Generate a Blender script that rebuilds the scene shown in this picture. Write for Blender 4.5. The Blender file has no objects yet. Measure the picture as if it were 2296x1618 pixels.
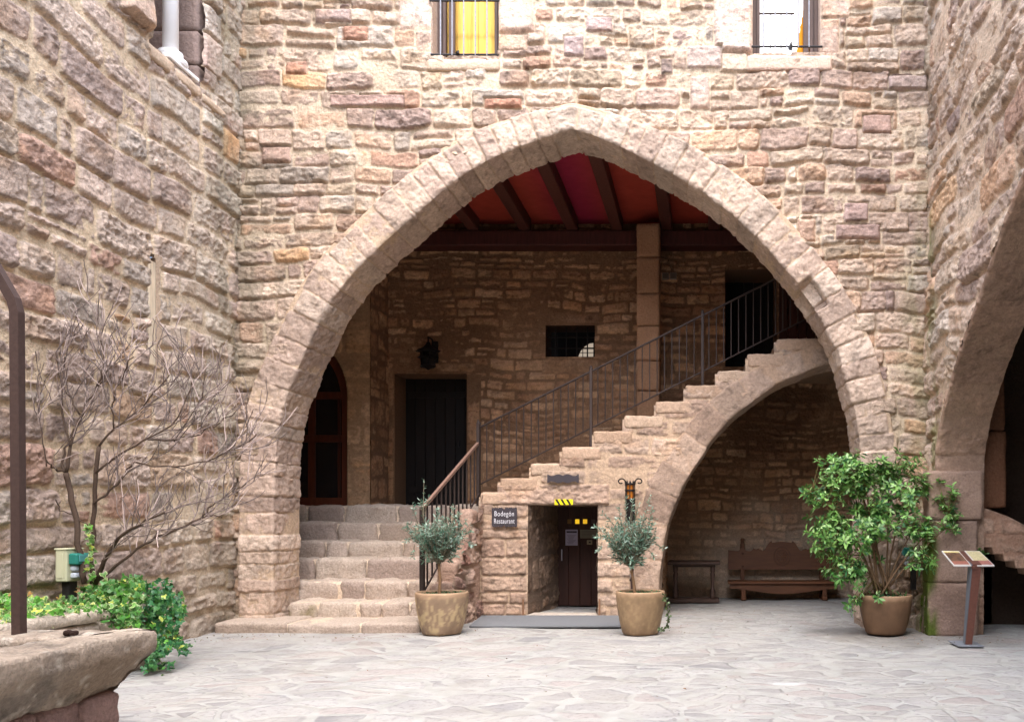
import bpy, math, random
import numpy as np
from mathutils import Vector
R = math.radians
scn = bpy.context.scene
COL = scn.collection

# ------------------------------------------------------------------ camera, sky, sun, exposure
F, CX, CY, EYE = 1960.0, 1577.0, 1160.0, 1.25          # focal length and principal point (2296 px wide frame), eye height
cam = bpy.data.cameras.new('camera'); camo = bpy.data.objects.new('camera', cam); COL.objects.link(camo)
camo.location = (0, 0, EYE); camo.rotation_euler = (R(90), 0, 0)
cam.sensor_width = 36; cam.lens = 36 * F / 2296
cam.shift_x = (1148 - CX) / 2296; cam.shift_y = (CY - 809) / 2296
cam.clip_end = 500; cam.clip_start = 0.05
scn.camera = camo

SUN_EL, SUN_AZ = R(61), R(172)
world = bpy.data.worlds.new("World"); scn.world = world; world.use_nodes = True
nt = world.node_tree; bg = nt.nodes['Background']
sky = nt.nodes.new('ShaderNodeTexSky'); sky.sky_type = 'NISHITA'; sky.sun_disc = False
sky.sun_elevation = SUN_EL; sky.sun_rotation = SUN_AZ
sky.air_density = 1.0; sky.dust_density = 2.0; sky.ozone_density = 0.9
nt.links.new(sky.outputs[0], bg.inputs[0]); bg.inputs[1].default_value = 0.15
sl = bpy.data.lights.new('sun', 'SUN'); slo = bpy.data.objects.new('sun', sl); COL.objects.link(slo)
sl.energy = 1.0; sl.angle = R(95); sl.color = (1.0, 0.985, 0.96)
sd = Vector((math.sin(SUN_AZ) * math.cos(SUN_EL), math.cos(SUN_AZ) * math.cos(SUN_EL), math.sin(SUN_EL)))
slo.rotation_euler = sd.to_track_quat('Z', 'Y').to_euler(); slo.location = sd * 40
scn.view_settings.view_transform = 'Standard'; scn.view_settings.look = 'None'
scn.view_settings.exposure = 2.6; scn.view_settings.gamma = 1.0
scn.cycles.use_denoising = True
try:
    scn.cycles.denoiser = 'OPENIMAGEDENOISE'; scn.cycles.denoising_prefilter = 'ACCURATE'
except Exception: pass
scn.cycles.max_bounces = 7; scn.cycles.diffuse_bounces = 5; scn.cycles.glossy_bounces = 3
scn.cycles.transparent_max_bounces = 6; scn.cycles.sample_clamp_indirect = 4

def P(dx, dy, Y):                       # a point of the 2296 px frame at depth Y, in metres
    return ((dx - CX) / F * Y, Y, EYE - (dy - CY) / F * Y)
def PX(dx, Y): return (dx - CX) / F * Y
def PZ(dy, Y): return EYE - (dy - CY) / F * Y

# ------------------------------------------------------------------ numpy noise
def _hash(*ints):
    h = np.zeros(np.broadcast(*ints).shape, np.uint32) + np.uint32(2166136261)
    with np.errstate(over='ignore'):
        for k in ints:
            h = (h ^ np.asarray(k).astype(np.int64).astype(np.uint32)) * np.uint32(16777619)
            h ^= h >> np.uint32(13); h = h * np.uint32(0x5bd1e995); h ^= h >> np.uint32(15)
    return h
def h01(*ints): return _hash(*ints).astype(np.float64) / 4294967295.0
def vn2(x, y, s=0):
    xi = np.floor(x); yi = np.floor(y); fx = x - xi; fy = y - yi
    fx = fx * fx * fx * (fx * (fx * 6 - 15) + 10); fy = fy * fy * fy * (fy * (fy * 6 - 15) + 10)
    xi = xi.astype(np.int64); yi = yi.astype(np.int64)
    a = h01(xi, yi, s); b = h01(xi + 1, yi, s); c = h01(xi, yi + 1, s); d = h01(xi + 1, yi + 1, s)
    return ((a + (b - a) * fx) + ((c + (d - c) * fx) - (a + (b - a) * fx)) * fy) * 2 - 1
def fbm2(x, y, s=0, o=4, g=.5):
    t = 0; a = 1; n = 0
    c, sn = math.cos(.6), math.sin(.6)
    for i in range(o):
        t = t + a * vn2(x, y, s + i * 17); n += a; a *= g
        x, y = (x * c - y * sn) * 2.03 + 3.1, (x * sn + y * c) * 2.03 + 7.7
    return t / n
def vn3(x, y, z, s=0):
    xi = np.floor(x); yi = np.floor(y); zi = np.floor(z); fx = x - xi; fy = y - yi; fz = z - zi
    fx = fx * fx * (3 - 2 * fx); fy = fy * fy * (3 - 2 * fy); fz = fz * fz * (3 - 2 * fz)
    xi = xi.astype(np.int64); yi = yi.astype(np.int64); zi = zi.astype(np.int64)
    def L(k):
        a = h01(xi, yi, zi + k, s); b = h01(xi + 1, yi, zi + k, s); c = h01(xi, yi + 1, zi + k, s); d = h01(xi + 1, yi + 1, zi + k, s)
        p = a + (b - a) * fx; q = c + (d - c) * fx
        return p + (q - p) * fy
    l0 = L(0); l1 = L(1)
    return (l0 + (l1 - l0) * fz) * 2 - 1
def fbm3(p, f, s=0, o=3):
    t = 0; a = 1; n = 0
    for i in range(o):
        t = t + a * vn3(p[:, 0] * f + 11.3 * i, p[:, 1] * f, p[:, 2] * f + 5.1 * i, s + i * 13); n += a; a *= .5; f *= 2.03
    return t / n
def sst(a, b, x):
    t = np.clip((x - a) / (b - a), 0, 1); return t * t * (3 - 2 * t)
def lin(c):
    c = np.asarray(c, float) / 255.0
    return np.where(c <= .04045, c / 12.92, ((c + .055) / 1.055) ** 2.4)
def in_poly(x, y, poly):
    ins = np.zeros(np.shape(x), bool); n = len(poly)
    for i in range(n):
        x1, y1 = poly[i]; x2, y2 = poly[(i + 1) % n]
        if y1 == y2: continue
        c = ((y1 > y) != (y2 > y)) & (x < (x2 - x1) * (y - y1) / (y2 - y1) + x1)
        ins ^= c
    return ins

# ------------------------------------------------------------------ materials
def mat(name, color=(.5, .5, .5), rough=.8, attr=False, metal=0., spec=.3, bump=(), cvar=.0, cscale=20, stretch=None, emit=0, trans=0, pits=0):
    m = bpy.data.materials.new(name); m.use_nodes = True; t = m.node_tree; b = t.nodes['Principled BSDF']
    b.inputs['Roughness'].default_value = rough; b.inputs['Metallic'].default_value = metal
    b.inputs['Specular IOR Level'].default_value = spec
    N = t.nodes.new; L = t.links.new
    geo = N('ShaderNodeNewGeometry'); pos = geo.outputs['Position']
    if stretch:
        mp = N('ShaderNodeMapping'); mp.inputs['Scale'].default_value = stretch; L(pos, mp.inputs[0]); pos = mp.outputs[0]
    if attr:
        a = N('ShaderNodeAttribute'); a.attribute_name = 'Col'; base = a.outputs['Color']
    else:
        rgb = N('ShaderNodeRGB'); rgb.outputs[0].default_value = (*color, 1); base = rgb.outputs[0]
    if cvar > 0:
        no = N('ShaderNodeTexNoise'); no.inputs['Scale'].default_value = cscale; no.inputs['Detail'].default_value = 6
        no.inputs['Roughness'].default_value = .65; L(pos, no.inputs['Vector'])
        mr = N('ShaderNodeMapRange'); mr.inputs[1].default_value = .25; mr.inputs[2].default_value = .75
        mr.inputs[3].default_value = 1 - cvar; mr.inputs[4].default_value = 1 + cvar; L(no.outputs[0], mr.inputs[0])
        mx = N('ShaderNodeVectorMath'); mx.operation = 'SCALE'; L(base, mx.inputs[0]); L(mr.outputs[0], mx.inputs['Scale']); base = mx.outputs[0]
    if pits:
        no = N('ShaderNodeTexNoise'); no.inputs['Scale'].default_value = 34; no.inputs['Detail'].default_value = 8; no.inputs['Roughness'].default_value = .75; L(pos, no.inputs['Vector'])
        mr = N('ShaderNodeMapRange'); mr.inputs[1].default_value = .58; mr.inputs[2].default_value = .68; mr.inputs[3].default_value = 1; mr.inputs[4].default_value = 1 - pits; L(no.outputs[0], mr.inputs[0])
        mx = N('ShaderNodeVectorMath'); mx.operation = 'SCALE'; L(base, mx.inputs[0]); L(mr.outputs[0], mx.inputs['Scale']); base = mx.outputs[0]
    L(base, b.inputs['Base Color'])
    prev = None
    for (sc, st, dist) in bump:
        no = N('ShaderNodeTexNoise'); no.inputs['Scale'].default_value = sc; no.inputs['Detail'].default_value = 5
        no.inputs['Roughness'].default_value = .6; L(pos, no.inputs['Vector'])
        bp = N('ShaderNodeBump'); bp.inputs['Strength'].default_value = st; bp.inputs['Distance'].default_value = dist
        L(no.outputs[0], bp.inputs['Height'])
        if prev: L(prev, bp.inputs['Normal'])
        prev = bp.outputs[0]
    if prev: L(prev, b.inputs['Normal'])
    if emit:
        L(base, b.inputs['Emission Color']); b.inputs['Emission Strength'].default_value = emit
    if trans:
        tr = N('ShaderNodeBsdfTranslucent'); L(base, tr.inputs[0]); ms = N('ShaderNodeMixShader'); ms.inputs[0].default_value = trans
        out = t.nodes['Material Output']; L(b.outputs[0], ms.inputs[1]); L(tr.outputs[0], ms.inputs[2]); L(ms.outputs[0], out.inputs[0])
    return m

M_STONE = mat('rubble_stone', attr=True, rough=.92, spec=.15, bump=((28, .9, .028), (95, .8, .010)), cvar=.30, cscale=48, pits=.45)
M_ASHLAR = mat('dressed_stone', attr=True, rough=.9, spec=.15, bump=((24, .8, .020), (90, .7, .008)), cvar=.24, cscale=42, pits=.35)
M_WOOD = mat('dark_wood', attr=True, rough=.6, spec=.3, bump=((30, .3, .003),), cvar=.35, cscale=8, stretch=(3, 3, .35))
M_WOODX = mat('brown_wood', attr=True, rough=.5, spec=.35, bump=((30, .3, .003),), cvar=.35, cscale=8, stretch=(.35, 3, 3))
M_IRON = mat('wrought_iron', attr=True, rough=.65, metal=.2, spec=.4, bump=((60, .3, .002),), cvar=.25, cscale=40)
M_LEAF = mat('leaf', attr=True, rough=.42, spec=.45, trans=.22)
M_BARK = mat('bark', attr=True, rough=.9, spec=.1, bump=((60, .5, .004),), cvar=.25, cscale=60)
M_POT = mat('glazed_clay', attr=True, rough=.62, spec=.3, bump=((25, .15, .004), (90, .2, .002)), cvar=.16, cscale=9)
M_RED = mat('red_plaster', attr=True, rough=.9, spec=.1, bump=((20, .2, .004),), cvar=.14, cscale=6)
M_PAINT = mat('painted', attr=True, rough=.5, spec=.4)
M_CLOTH = mat('curtain_cloth', attr=True, rough=.95, spec=.05, cvar=.08, cscale=12, stretch=(3, 1, .5))
M_MAT = mat('rubber_mat', attr=True, rough=.9, spec=.15, bump=((220, .6, .004),), cvar=.12, cscale=120)
M_GLASS = mat('dark_glass', color=(.012, .011, .012), rough=.12, spec=.5)
M_SHINE = mat('window_glass_white', attr=True, rough=.25, spec=.5)
M_LIT = mat('lit_pane', attr=True, rough=.5, emit=.16)

# ------------------------------------------------------------------ object helpers
ROOT = {}
def offs(parent): return ROOT.get(parent.name, np.zeros(3)) if parent else np.zeros(3)
def link_mesh(name, V, Fc, m, parent=None, C=None, smooth=True):
    V = np.asarray(V, float).reshape(-1, 3) - offs(parent)
    me = bpy.data.meshes.new(name)
    if isinstance(Fc, np.ndarray):
        me.vertices.add(len(V)); me.vertices.foreach_set('co', V.ravel().astype(np.float32))
        n, k = Fc.shape
        me.loops.add(n * k); me.loops.foreach_set('vertex_index', Fc.ravel().astype(np.int32))
        me.polygons.add(n); me.polygons.foreach_set('loop_start', (np.arange(n) * k).astype(np.int32))
        me.update(calc_edges=True); me.validate()
    else:
        me.from_pydata([tuple(v) for v in V], [], Fc); me.update()
    if C is not None and len(me.vertices) == len(C):
        a = me.color_attributes.new('Col', 'FLOAT_COLOR', 'POINT')
        c4 = np.ones((len(C), 4), np.float32); c4[:, :3] = np.clip(C, 0, 1)
        a.data.foreach_set('color', c4.ravel())
    if smooth: me.polygons.foreach_set('use_smooth', np.ones(len(me.polygons), bool))
    me.materials.append(m)
    o = bpy.data.objects.new(name, me); COL.objects.link(o)
    if parent:
        o.parent = parent; ROOT[o.name] = offs(parent)
    return o
def thing(name, label, cat, loc=(0, 0, 0), group=None):
    o = bpy.data.objects.new(name, None); COL.objects.link(o); o.location = loc; o.empty_display_size = .2
    o['label'] = label; o['category'] = cat
    if group: o['group'] = group
    ROOT[o.name] = np.array(loc, float); return o
def tag(o, label, cat, group=None):
    o['label'] = label; o['category'] = cat
    if group: o['group'] = group
    return o

class MB:
    def __init__(s): s.v = []; s.f = []; s.c = []; s.n = 0
    def add(s, V, Fc, c):
        V = np.asarray(V, float).reshape(-1, 3); s.v.append(V)
        c = np.asarray(c, float)
        s.c.append(np.tile(c, (len(V), 1)) if c.ndim == 1 else c)
        s.f += [tuple(int(i) + s.n for i in f) for f in Fc]; s.n += len(V)
        return s
    def box(s, a, b, c, bev=.004):
        # chamfered box: every edge cut so that no edge is razor sharp
        a = np.minimum(a, b) * 1.0, np.maximum(a, b) * 1.0
        lo, hi = a; ce = (lo + hi) / 2; h = (hi - lo) / 2; bv = min(bev, h.min() * .45)
        V = []; idx = {}
        for sx in (-1, 1):
            for sy in (-1, 1):
                for sz in (-1, 1):
                    for ax in range(3):
                        p = np.array([sx, sy, sz]) * (h - bv); p[ax] = (sx, sy, sz)[ax] * h[ax]
                        idx[(sx, sy, sz, ax)] = len(V); V.append(ce + p)
        Fc = []
        for ax in range(3):
            o = [k for k in range(3) if k != ax]
            for sg in (-1, 1):
                q = []
                for (i, j) in ((-1, -1), (1, -1), (1, 1), (-1, 1)):
                    k = [0, 0, 0]; k[ax] = sg; k[o[0]] = i; k[o[1]] = j; q.append(idx[(*k, ax)])
                flip = (sg < 0) != (ax == 1)
                Fc.append(q[::-1] if flip else q)
        for ax in range(3):
            o = [k for k in range(3) if k != ax]
            for i in (-1, 1):
                for j in (-1, 1):
                    q = []
                    for (sg, w) in ((-1, 0), (1, 0), (1, 1), (-1, 1)):
                        k = [0, 0, 0]; k[ax] = sg; k[o[0]] = i; k[o[1]] = j; q.append(idx[(*k, o[w])])
                    Fc.append(q)
        for sx in (-1, 1):
            for sy in (-1, 1):
                for sz in (-1, 1): Fc.append([idx[(sx, sy, sz, k)] for k in range(3)])
        return s.add(V, Fc, c)
    def tube(s, pts, rad, c, n=8, cap=True, square=False):
        pts = np.asarray(pts, float); m = len(pts); rad = np.broadcast_to(np.asarray(rad, float), (m,))
        d = np.gradient(pts, axis=0); d /= np.linalg.norm(d, axis=1)[:, None] + 1e-12
        up = np.array([0, 0, 1.]) if abs(d[0][2]) < .9 else np.array([0, 1., 0])
        V = []; a = np.arange(n) / n * 2 * math.pi + (math.pi / 4 if square else 0)
        u = np.cross(d[0], up); u /= np.linalg.norm(u)
        for i in range(m):
            u = u - d[i] * u.dot(d[i]); u /= np.linalg.norm(u) + 1e-12; w = np.cross(d[i], u)
            V.append(pts[i] + rad[i] * (np.cos(a)[:, None] * u + np.sin(a)[:, None] * w))
        Fc = [(i * n + j, i * n + (j + 1) % n, (i + 1) * n + (j + 1) % n, (i + 1) * n + j) for i in range(m - 1) for j in range(n)]
        if cap: Fc += [tuple(range(n))[::-1], tuple((m - 1) * n + j for j in range(n))]
        return s.add(np.concatenate(V), Fc, c)
    def lathe(s, prof, ce, c, n=40, noise=0, seed=1):
        V = []; k = len(prof)
        for i in range(n):
            a = i / n * 2 * math.pi
            for (r, z) in prof: V.append((ce[0] + r * math.cos(a), ce[1] + r * math.sin(a), ce[2] + z))
        V = np.array(V)
        if noise:
            V += fbm3(V, 6, seed)[:, None] * noise * np.array([1, 1, .3])
        Fc = [(i * k + j, ((i + 1) % n) * k + j, ((i + 1) % n) * k + j + 1, i * k + j + 1) for i in range(n) for j in range(k - 1)]
        cc = c(V) if callable(c) else c
        return s.add(V, Fc, cc)
    def prism(s, poly, y0, y1, c, axis=1):
        # polygon in (x,z) extruded along Y (axis 1), or in (y,z) along X (axis 0), or (x,y) along Z (axis 2)
        n = len(poly); V = []
        for t in (y0, y1):
            for (a, b) in poly: V.append({1: (a, t, b), 0: (t, a, b), 2: (a, b, t)}[axis])
        Fc = [tuple(range(n)), tuple(range(2 * n - 1, n - 1, -1))] + [(i, i + n, (i + 1) % n + n, (i + 1) % n) for i in range(n)]
        return s.add(V, Fc, c)
    def build(s, name, m, parent=None, smooth=False):
        return link_mesh(name, np.concatenate(s.v), s.f, m, parent, np.concatenate(s.c), smooth)

def rough_block(lo, hi, r, amp, seed, color, res=.035, cvar=.12, tint=None):
    """a weathered stone block: rounded box, noise-displaced. returns V, F, C"""
    lo = np.array(lo, float); hi = np.array(hi, float); ce = (lo + hi) / 2; h = (hi - lo) / 2
    r = min(r, h.min() * .95); ns = [int(np.clip(round(2 * h[k] / res), 3, 60)) for k in range(3)]
    Vs = []; Fs = []; base = 0
    for ax in range(3):
        o = [k for k in range(3) if k != ax]
        for sg in (-1, 1):
            a = np.linspace(-1, 1, ns[o[0]] + 1); b = np.linspace(-1, 1, ns[o[1]] + 1)
            A, B = np.meshgrid(a, b, indexing='ij'); Q = np.zeros(A.shape + (3,)); Q[..., o[0]] = A * h[o[0]]; Q[..., o[1]] = B * h[o[1]]; Q[..., ax] = sg * h[ax]
            Vs.append(Q.reshape(-1, 3)); n0, n1 = A.shape
            I = (np.arange(n0 * n1).reshape(n0, n1)) + base
            q = np.stack([I[:-1, :-1], I[1:, :-1], I[1:, 1:], I[:-1, 1:]], -1).reshape(-1, 4)
            if (sg < 0) != (ax == 1): q = q[:, ::-1]
            Fs.append(q); base += n0 * n1
    V = np.concatenate(Vs); Fq = np.concatenate(Fs)
    key = np.round(V * 1e5).astype(np.int64); _, first, inv = np.unique(key, axis=0, return_index=True, return_inverse=True)
    V = V[first]; Fq = inv.reshape(-1)[Fq]
    core = np.clip(V, -(h - r), h - r); d = V - core; L = np.linalg.norm(d, axis=1)[:, None] + 1e-9; nrm = d / L
    flat = core + nrm * r
    w = flat + ce + seed * 3.7
    disp = amp * (fbm3(w, 5, seed, 3) * 1.0 + .5 * fbm3(w * np.array([1, 1, 2.2]), 17, seed + 5, 3))
    V = flat + nrm * disp[:, None] + ce
    col = np.asarray(color)[None] * (1 + cvar * fbm3(w, 4, seed + 9, 3)[:, None] + .5 * cvar * fbm3(w, 26, seed + 3, 2)[:, None])
    if tint is not None: col = tint(V, col)
    return V, Fq, np.clip(col, 0, 1)
def blocks(name, specs, m, parent):
    b = MB()
    for sp in specs:
        V, Fq, C = rough_block(*sp[:6], **(sp[6] if len(sp) > 6 else {})); b.add(V, Fq.tolist(), C)
    return b.build(name, m, parent, True)

# ------------------------------------------------------------------ masonry
PAL_MAIN = [(2.2, (192, 170, 151)), (1.6, (180, 157, 141)), (1.5, (203, 184, 164)), (1.0, (166, 143, 132)), (.8, (182, 172, 160)),
            (.7, (196, 160, 132)), (.25, (170, 128, 106)), (.35, (128, 108, 106)), (.10, (205, 165, 122)), (.5, (170, 152, 128))]
PAL_LEFT = [(2.0, (184, 165, 151)), (1.4, (172, 152, 141)), (1.0, (196, 178, 162)), (1.0, (162, 143, 135)), (.9, (176, 166, 154)),
            (.35, (166, 128, 110)), (.5, (192, 180, 166)), (.10, (190, 156, 122))]
PAL_IN = [(2, (176, 138, 106)), (1.4, (156, 118, 90)), (1.0, (194, 158, 124)), (.8, (138, 102, 77)), (.6, (206, 172, 140))]
PAL_STAIR = [(2, (178, 155, 137)), (1.2, (168, 145, 128)), (1, (188, 165, 147)), (.6, (158, 134, 118))]
def pal_pick(pal, r):
    w = np.cumsum([p[0] for p in pal]); w = w / w[-1]; cols = lin(np.array([p[1] for p in pal])); cols = (cols * .60 + .40 * np.average(cols, axis=0, weights=[p[0] for p in pal])) * np.array([1.0, .99, .965])
    return cols[np.clip(np.searchsorted(w, r), 0, len(pal) - 1)]

def masonry(U, V, seed, ch=(.13, .25), cw=(.18, .52), joint=.012, relief=.045, pal=PAL_MAIN, mort=(206, 180, 148), feats=(),
            split=.22, warp=1.0, rough=1.0, mfill=.1, bev=.035, rnd=.5, mvar=.6):
    rng = np.random.RandomState(seed)
    u = U + warp * (.05 * vn2(U * .9, V * 1.3, seed) + .018 * fbm2(U * 5, V * 5, seed + 1, 3))
    v = V + warp * (.075 * vn2(U * .75, V * .5, seed + 2) + .03 * vn2(U * 2.3, V * 1.1, seed + 4) + .016 * fbm2(U * 5, V * 5, seed + 3, 3))
    v0, v1 = v.min() - .5, v.max() + .5; b = [v0]
    while b[-1] < v1: b.append(b[-1] + rng.uniform(*ch))
    b = np.array(b); ci = np.clip(np.searchsorted(b, v) - 1, 0, len(b) - 2)
    Bt = b[ci].copy(); Tp = b[ci + 1].copy(); Lf = np.zeros_like(u); Rt = np.zeros_like(u); idn = np.zeros(u.shape, np.int64)
    u0, u1 = u.min() - .6, u.max() + .6
    for c in range(len(b) - 1):
        k = np.where(ci == c)[0]
        j = [u0 - rng.uniform(0, .4)]; hgt = b[c + 1] - b[c]
        while j[-1] < u1: j.append(j[-1] + max(.08, rng.uniform(*cw) * (.65 + .5 * hgt / np.mean(ch)) * (1 if rng.rand() > .18 else .45)))
        if not len(k): continue
        j = np.array(j); si = np.clip(np.searchsorted(j, u[k]) - 1, 0, len(j) - 2)
        Lf[k] = j[si]; Rt[k] = j[si + 1]; idn[k] = c * 4096 + si
    sp = h01(idn, seed, 1) < split * np.clip((Tp - Bt) / np.mean(ch), .3, 1.6)
    mid = Bt + (Tp - Bt) * (.35 + .3 * h01(idn, seed, 2)); up = v > mid
    Tp = np.where(sp & ~up, mid, Tp); Bt = np.where(sp & up, mid, Bt); idn = idn * 2 + (sp & up)
    sv = sp & (h01(idn, seed, 3) < .5) & ((Rt - Lf) > .26)
    mx = Lf + (Rt - Lf) * (.35 + .3 * h01(idn, seed, 4)); ri = u > mx
    Rt = np.where(sv & ~ri, mx, Rt); Lf = np.where(sv & ri, mx, Lf); idn = idn * 2 + (sv & ri)
    jj = joint + .016 * h01(idn, seed, 12) ** 2
    Lf = Lf + jj * (.5 + 1.2 * h01(idn, seed, 5)); Rt = Rt - jj * (.5 + 1.2 * h01(idn, seed, 6))
    Bt = Bt + jj * (.5 + 1.4 * h01(idn, seed, 7)); Tp = Tp - jj * (.5 + 1.4 * h01(idn, seed, 8))
    stone = pal_pick(pal, h01(idn, seed, 9)) * (.86 + .28 * h01(idn, seed, 10))[:, None]
    rel = relief * (.40 + .75 * h01(idn, seed, 11)); rg = rough * (.5 + 1.1 * h01(idn, seed, 13)); rr = rnd * (.35 + .8 * h01(idn, seed, 14))
    for fi, ft in enumerate(feats):
        a0, a1, c0, c1, colr = ft[:5]; k = (U > a0) & (U < a1) & (V > c0) & (V < c1)
        u = np.where(k, U + .006 * fbm2(U * 6, V * 6, seed + 31, 2), u); v = np.where(k, V + .006 * fbm2(U * 6, V * 6, seed + 32, 2), v)
        g = .008 if len(ft) < 8 else ft[7]
        Lf = np.where(k, a0 + g, Lf); Rt = np.where(k, a1 - g, Rt); Bt = np.where(k, c0 + g, Bt); Tp = np.where(k, c1 - g, Tp)
        stone[k] = lin(colr) * .62 + .38 * stone.mean(axis=0); rel = np.where(k, ft[5] if len(ft) > 5 else relief, rel); rg = np.where(k, ft[6] if len(ft) > 6 else .5, rg); rr = np.where(k, .15, rr)
        idn = np.where(k, 9000000 + fi, idn)
    hx = (Rt - Lf) / 2; hy = (Tp - Bt) / 2; px = u - (Lf + Rt) / 2; py = v - (Bt + Tp) / 2
    r = np.minimum(hx, hy) * np.clip(rr, 0, .9)
    qx = np.abs(px) - hx + r; qy = np.abs(py) - hy + r
    sdf = np.hypot(np.maximum(qx, 0), np.maximum(qy, 0)) + np.minimum(np.maximum(qx, qy), 0) - r
    sdf = sdf + .008 * rg * fbm2(U * 11, V * 13, seed + 6, 3)
    d = -sdf; e = np.clip(d / (bev * (.45 + .9 * h01(idn, seed, 33))), 0, 1); prof = 1 - (1 - e) ** 2.4
    tx = (h01(idn, seed, 15) - .5) * .10; ty = (h01(idn, seed, 16) - .62) * .22
    nz = fbm2(U * 7 + h01(idn, seed, 17) * 40, V * 9, seed + 7, 5, .55); bil = np.abs(fbm2(U * 9 + h01(idn, seed, 34) * 40, V * 12, seed + 35, 4, .55))
    rid = 1 - np.abs(fbm2(U * 5.5 + h01(idn, seed, 18) * 40, V * 10, seed + 8, 4)) * 2
    hs = prof * rel + np.clip(d / .05, 0, 1) * (px * tx + py * ty) + prof * rg * (.013 * nz + .007 * rid - .024 * bil + .003 + .007 * fbm2(U * 26, V * 34, seed + 19, 3))
    ml = relief * (mfill + mvar * fbm2(U * 1.6, V * 2.2, seed + 20, 3)) + .005 * fbm2(U * 18, V * 18, seed + 21, 3)
    hs = np.where(d > -.02, hs, -1) - np.clip(-d, 0, .02) * 2.5
    k = sst(-.004, .007, hs - ml)
    h = np.maximum(hs, ml)
    f1 = fbm2(U * 4, V * 6, seed + 22, 4); f2 = fbm2(U * 22, V * 30, seed + 23, 3); f3 = fbm2(U * 1.1, V * .9, seed + 24, 3)
    sc = stone * (1 + .26 * f1 + .30 * f2 - .35 * sst(.25, .6, fbm2(U * 13, V * 22, seed + 27, 3)))[:, None] * (1 + .10 * f3)[:, None]
    warm = sst(.1, .6, fbm2(U * 3 + 9, V * 4, seed + 25, 3))[:, None]
    sc = sc * (1 - warm * np.array([.0, .07, .16]))
    mc = lin(mort)[None] * (1 + .16 * f3 + .16 * f2)[:, None]
    col = mc * (1 - k[:, None]) + sc * k[:, None]
    return h, col

def sheet(name, pos, nrm, U, V, h, col, keep, m, parent):
    """grid (ny,nx) of points displaced along nrm by h"""
    ny, nx = U.shape
    Pp = pos + nrm * h.reshape(ny, nx, 1)
    I = np.arange(ny * nx).reshape(ny, nx)
    kq = keep[:-1, :-1] & keep[1:, :-1] & keep[1:, 1:] & keep[:-1, 1:]
    q = np.stack([I[:-1, :-1], I[:-1, 1:], I[1:, 1:], I[1:, :-1]], -1)[kq]
    used = np.unique(q); mp = -np.ones(ny * nx, np.int64); mp[used] = np.arange(len(used))
    return link_mesh(name, Pp.reshape(-1, 3)[used], mp[q], m, parent, col[used])
def grid(u0, u1, v0, v1, res):
    u = np.linspace(u0, u1, int(round((u1 - u0) / res)) + 1); v = np.linspace(v0, v1, int(round((v1 - v0) / res)) + 1)
    return np.meshgrid(u, v)

def resample(pts, step, smooth=0):
    pts = np.asarray(pts, float); L = np.concatenate([[0], np.cumsum(np.linalg.norm(np.diff(pts, axis=0), axis=1))])
    n = int(L[-1] / step) + 1; s = np.linspace(0, L[-1], n)
    q = np.stack([np.interp(s, L, pts[:, k]) for k in range(2)], 1)
    for _ in range(smooth):
        q[1:-1] = (q[:-2] + 2 * q[1:-1] + q[2:]) / 4
    return s, q

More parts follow.
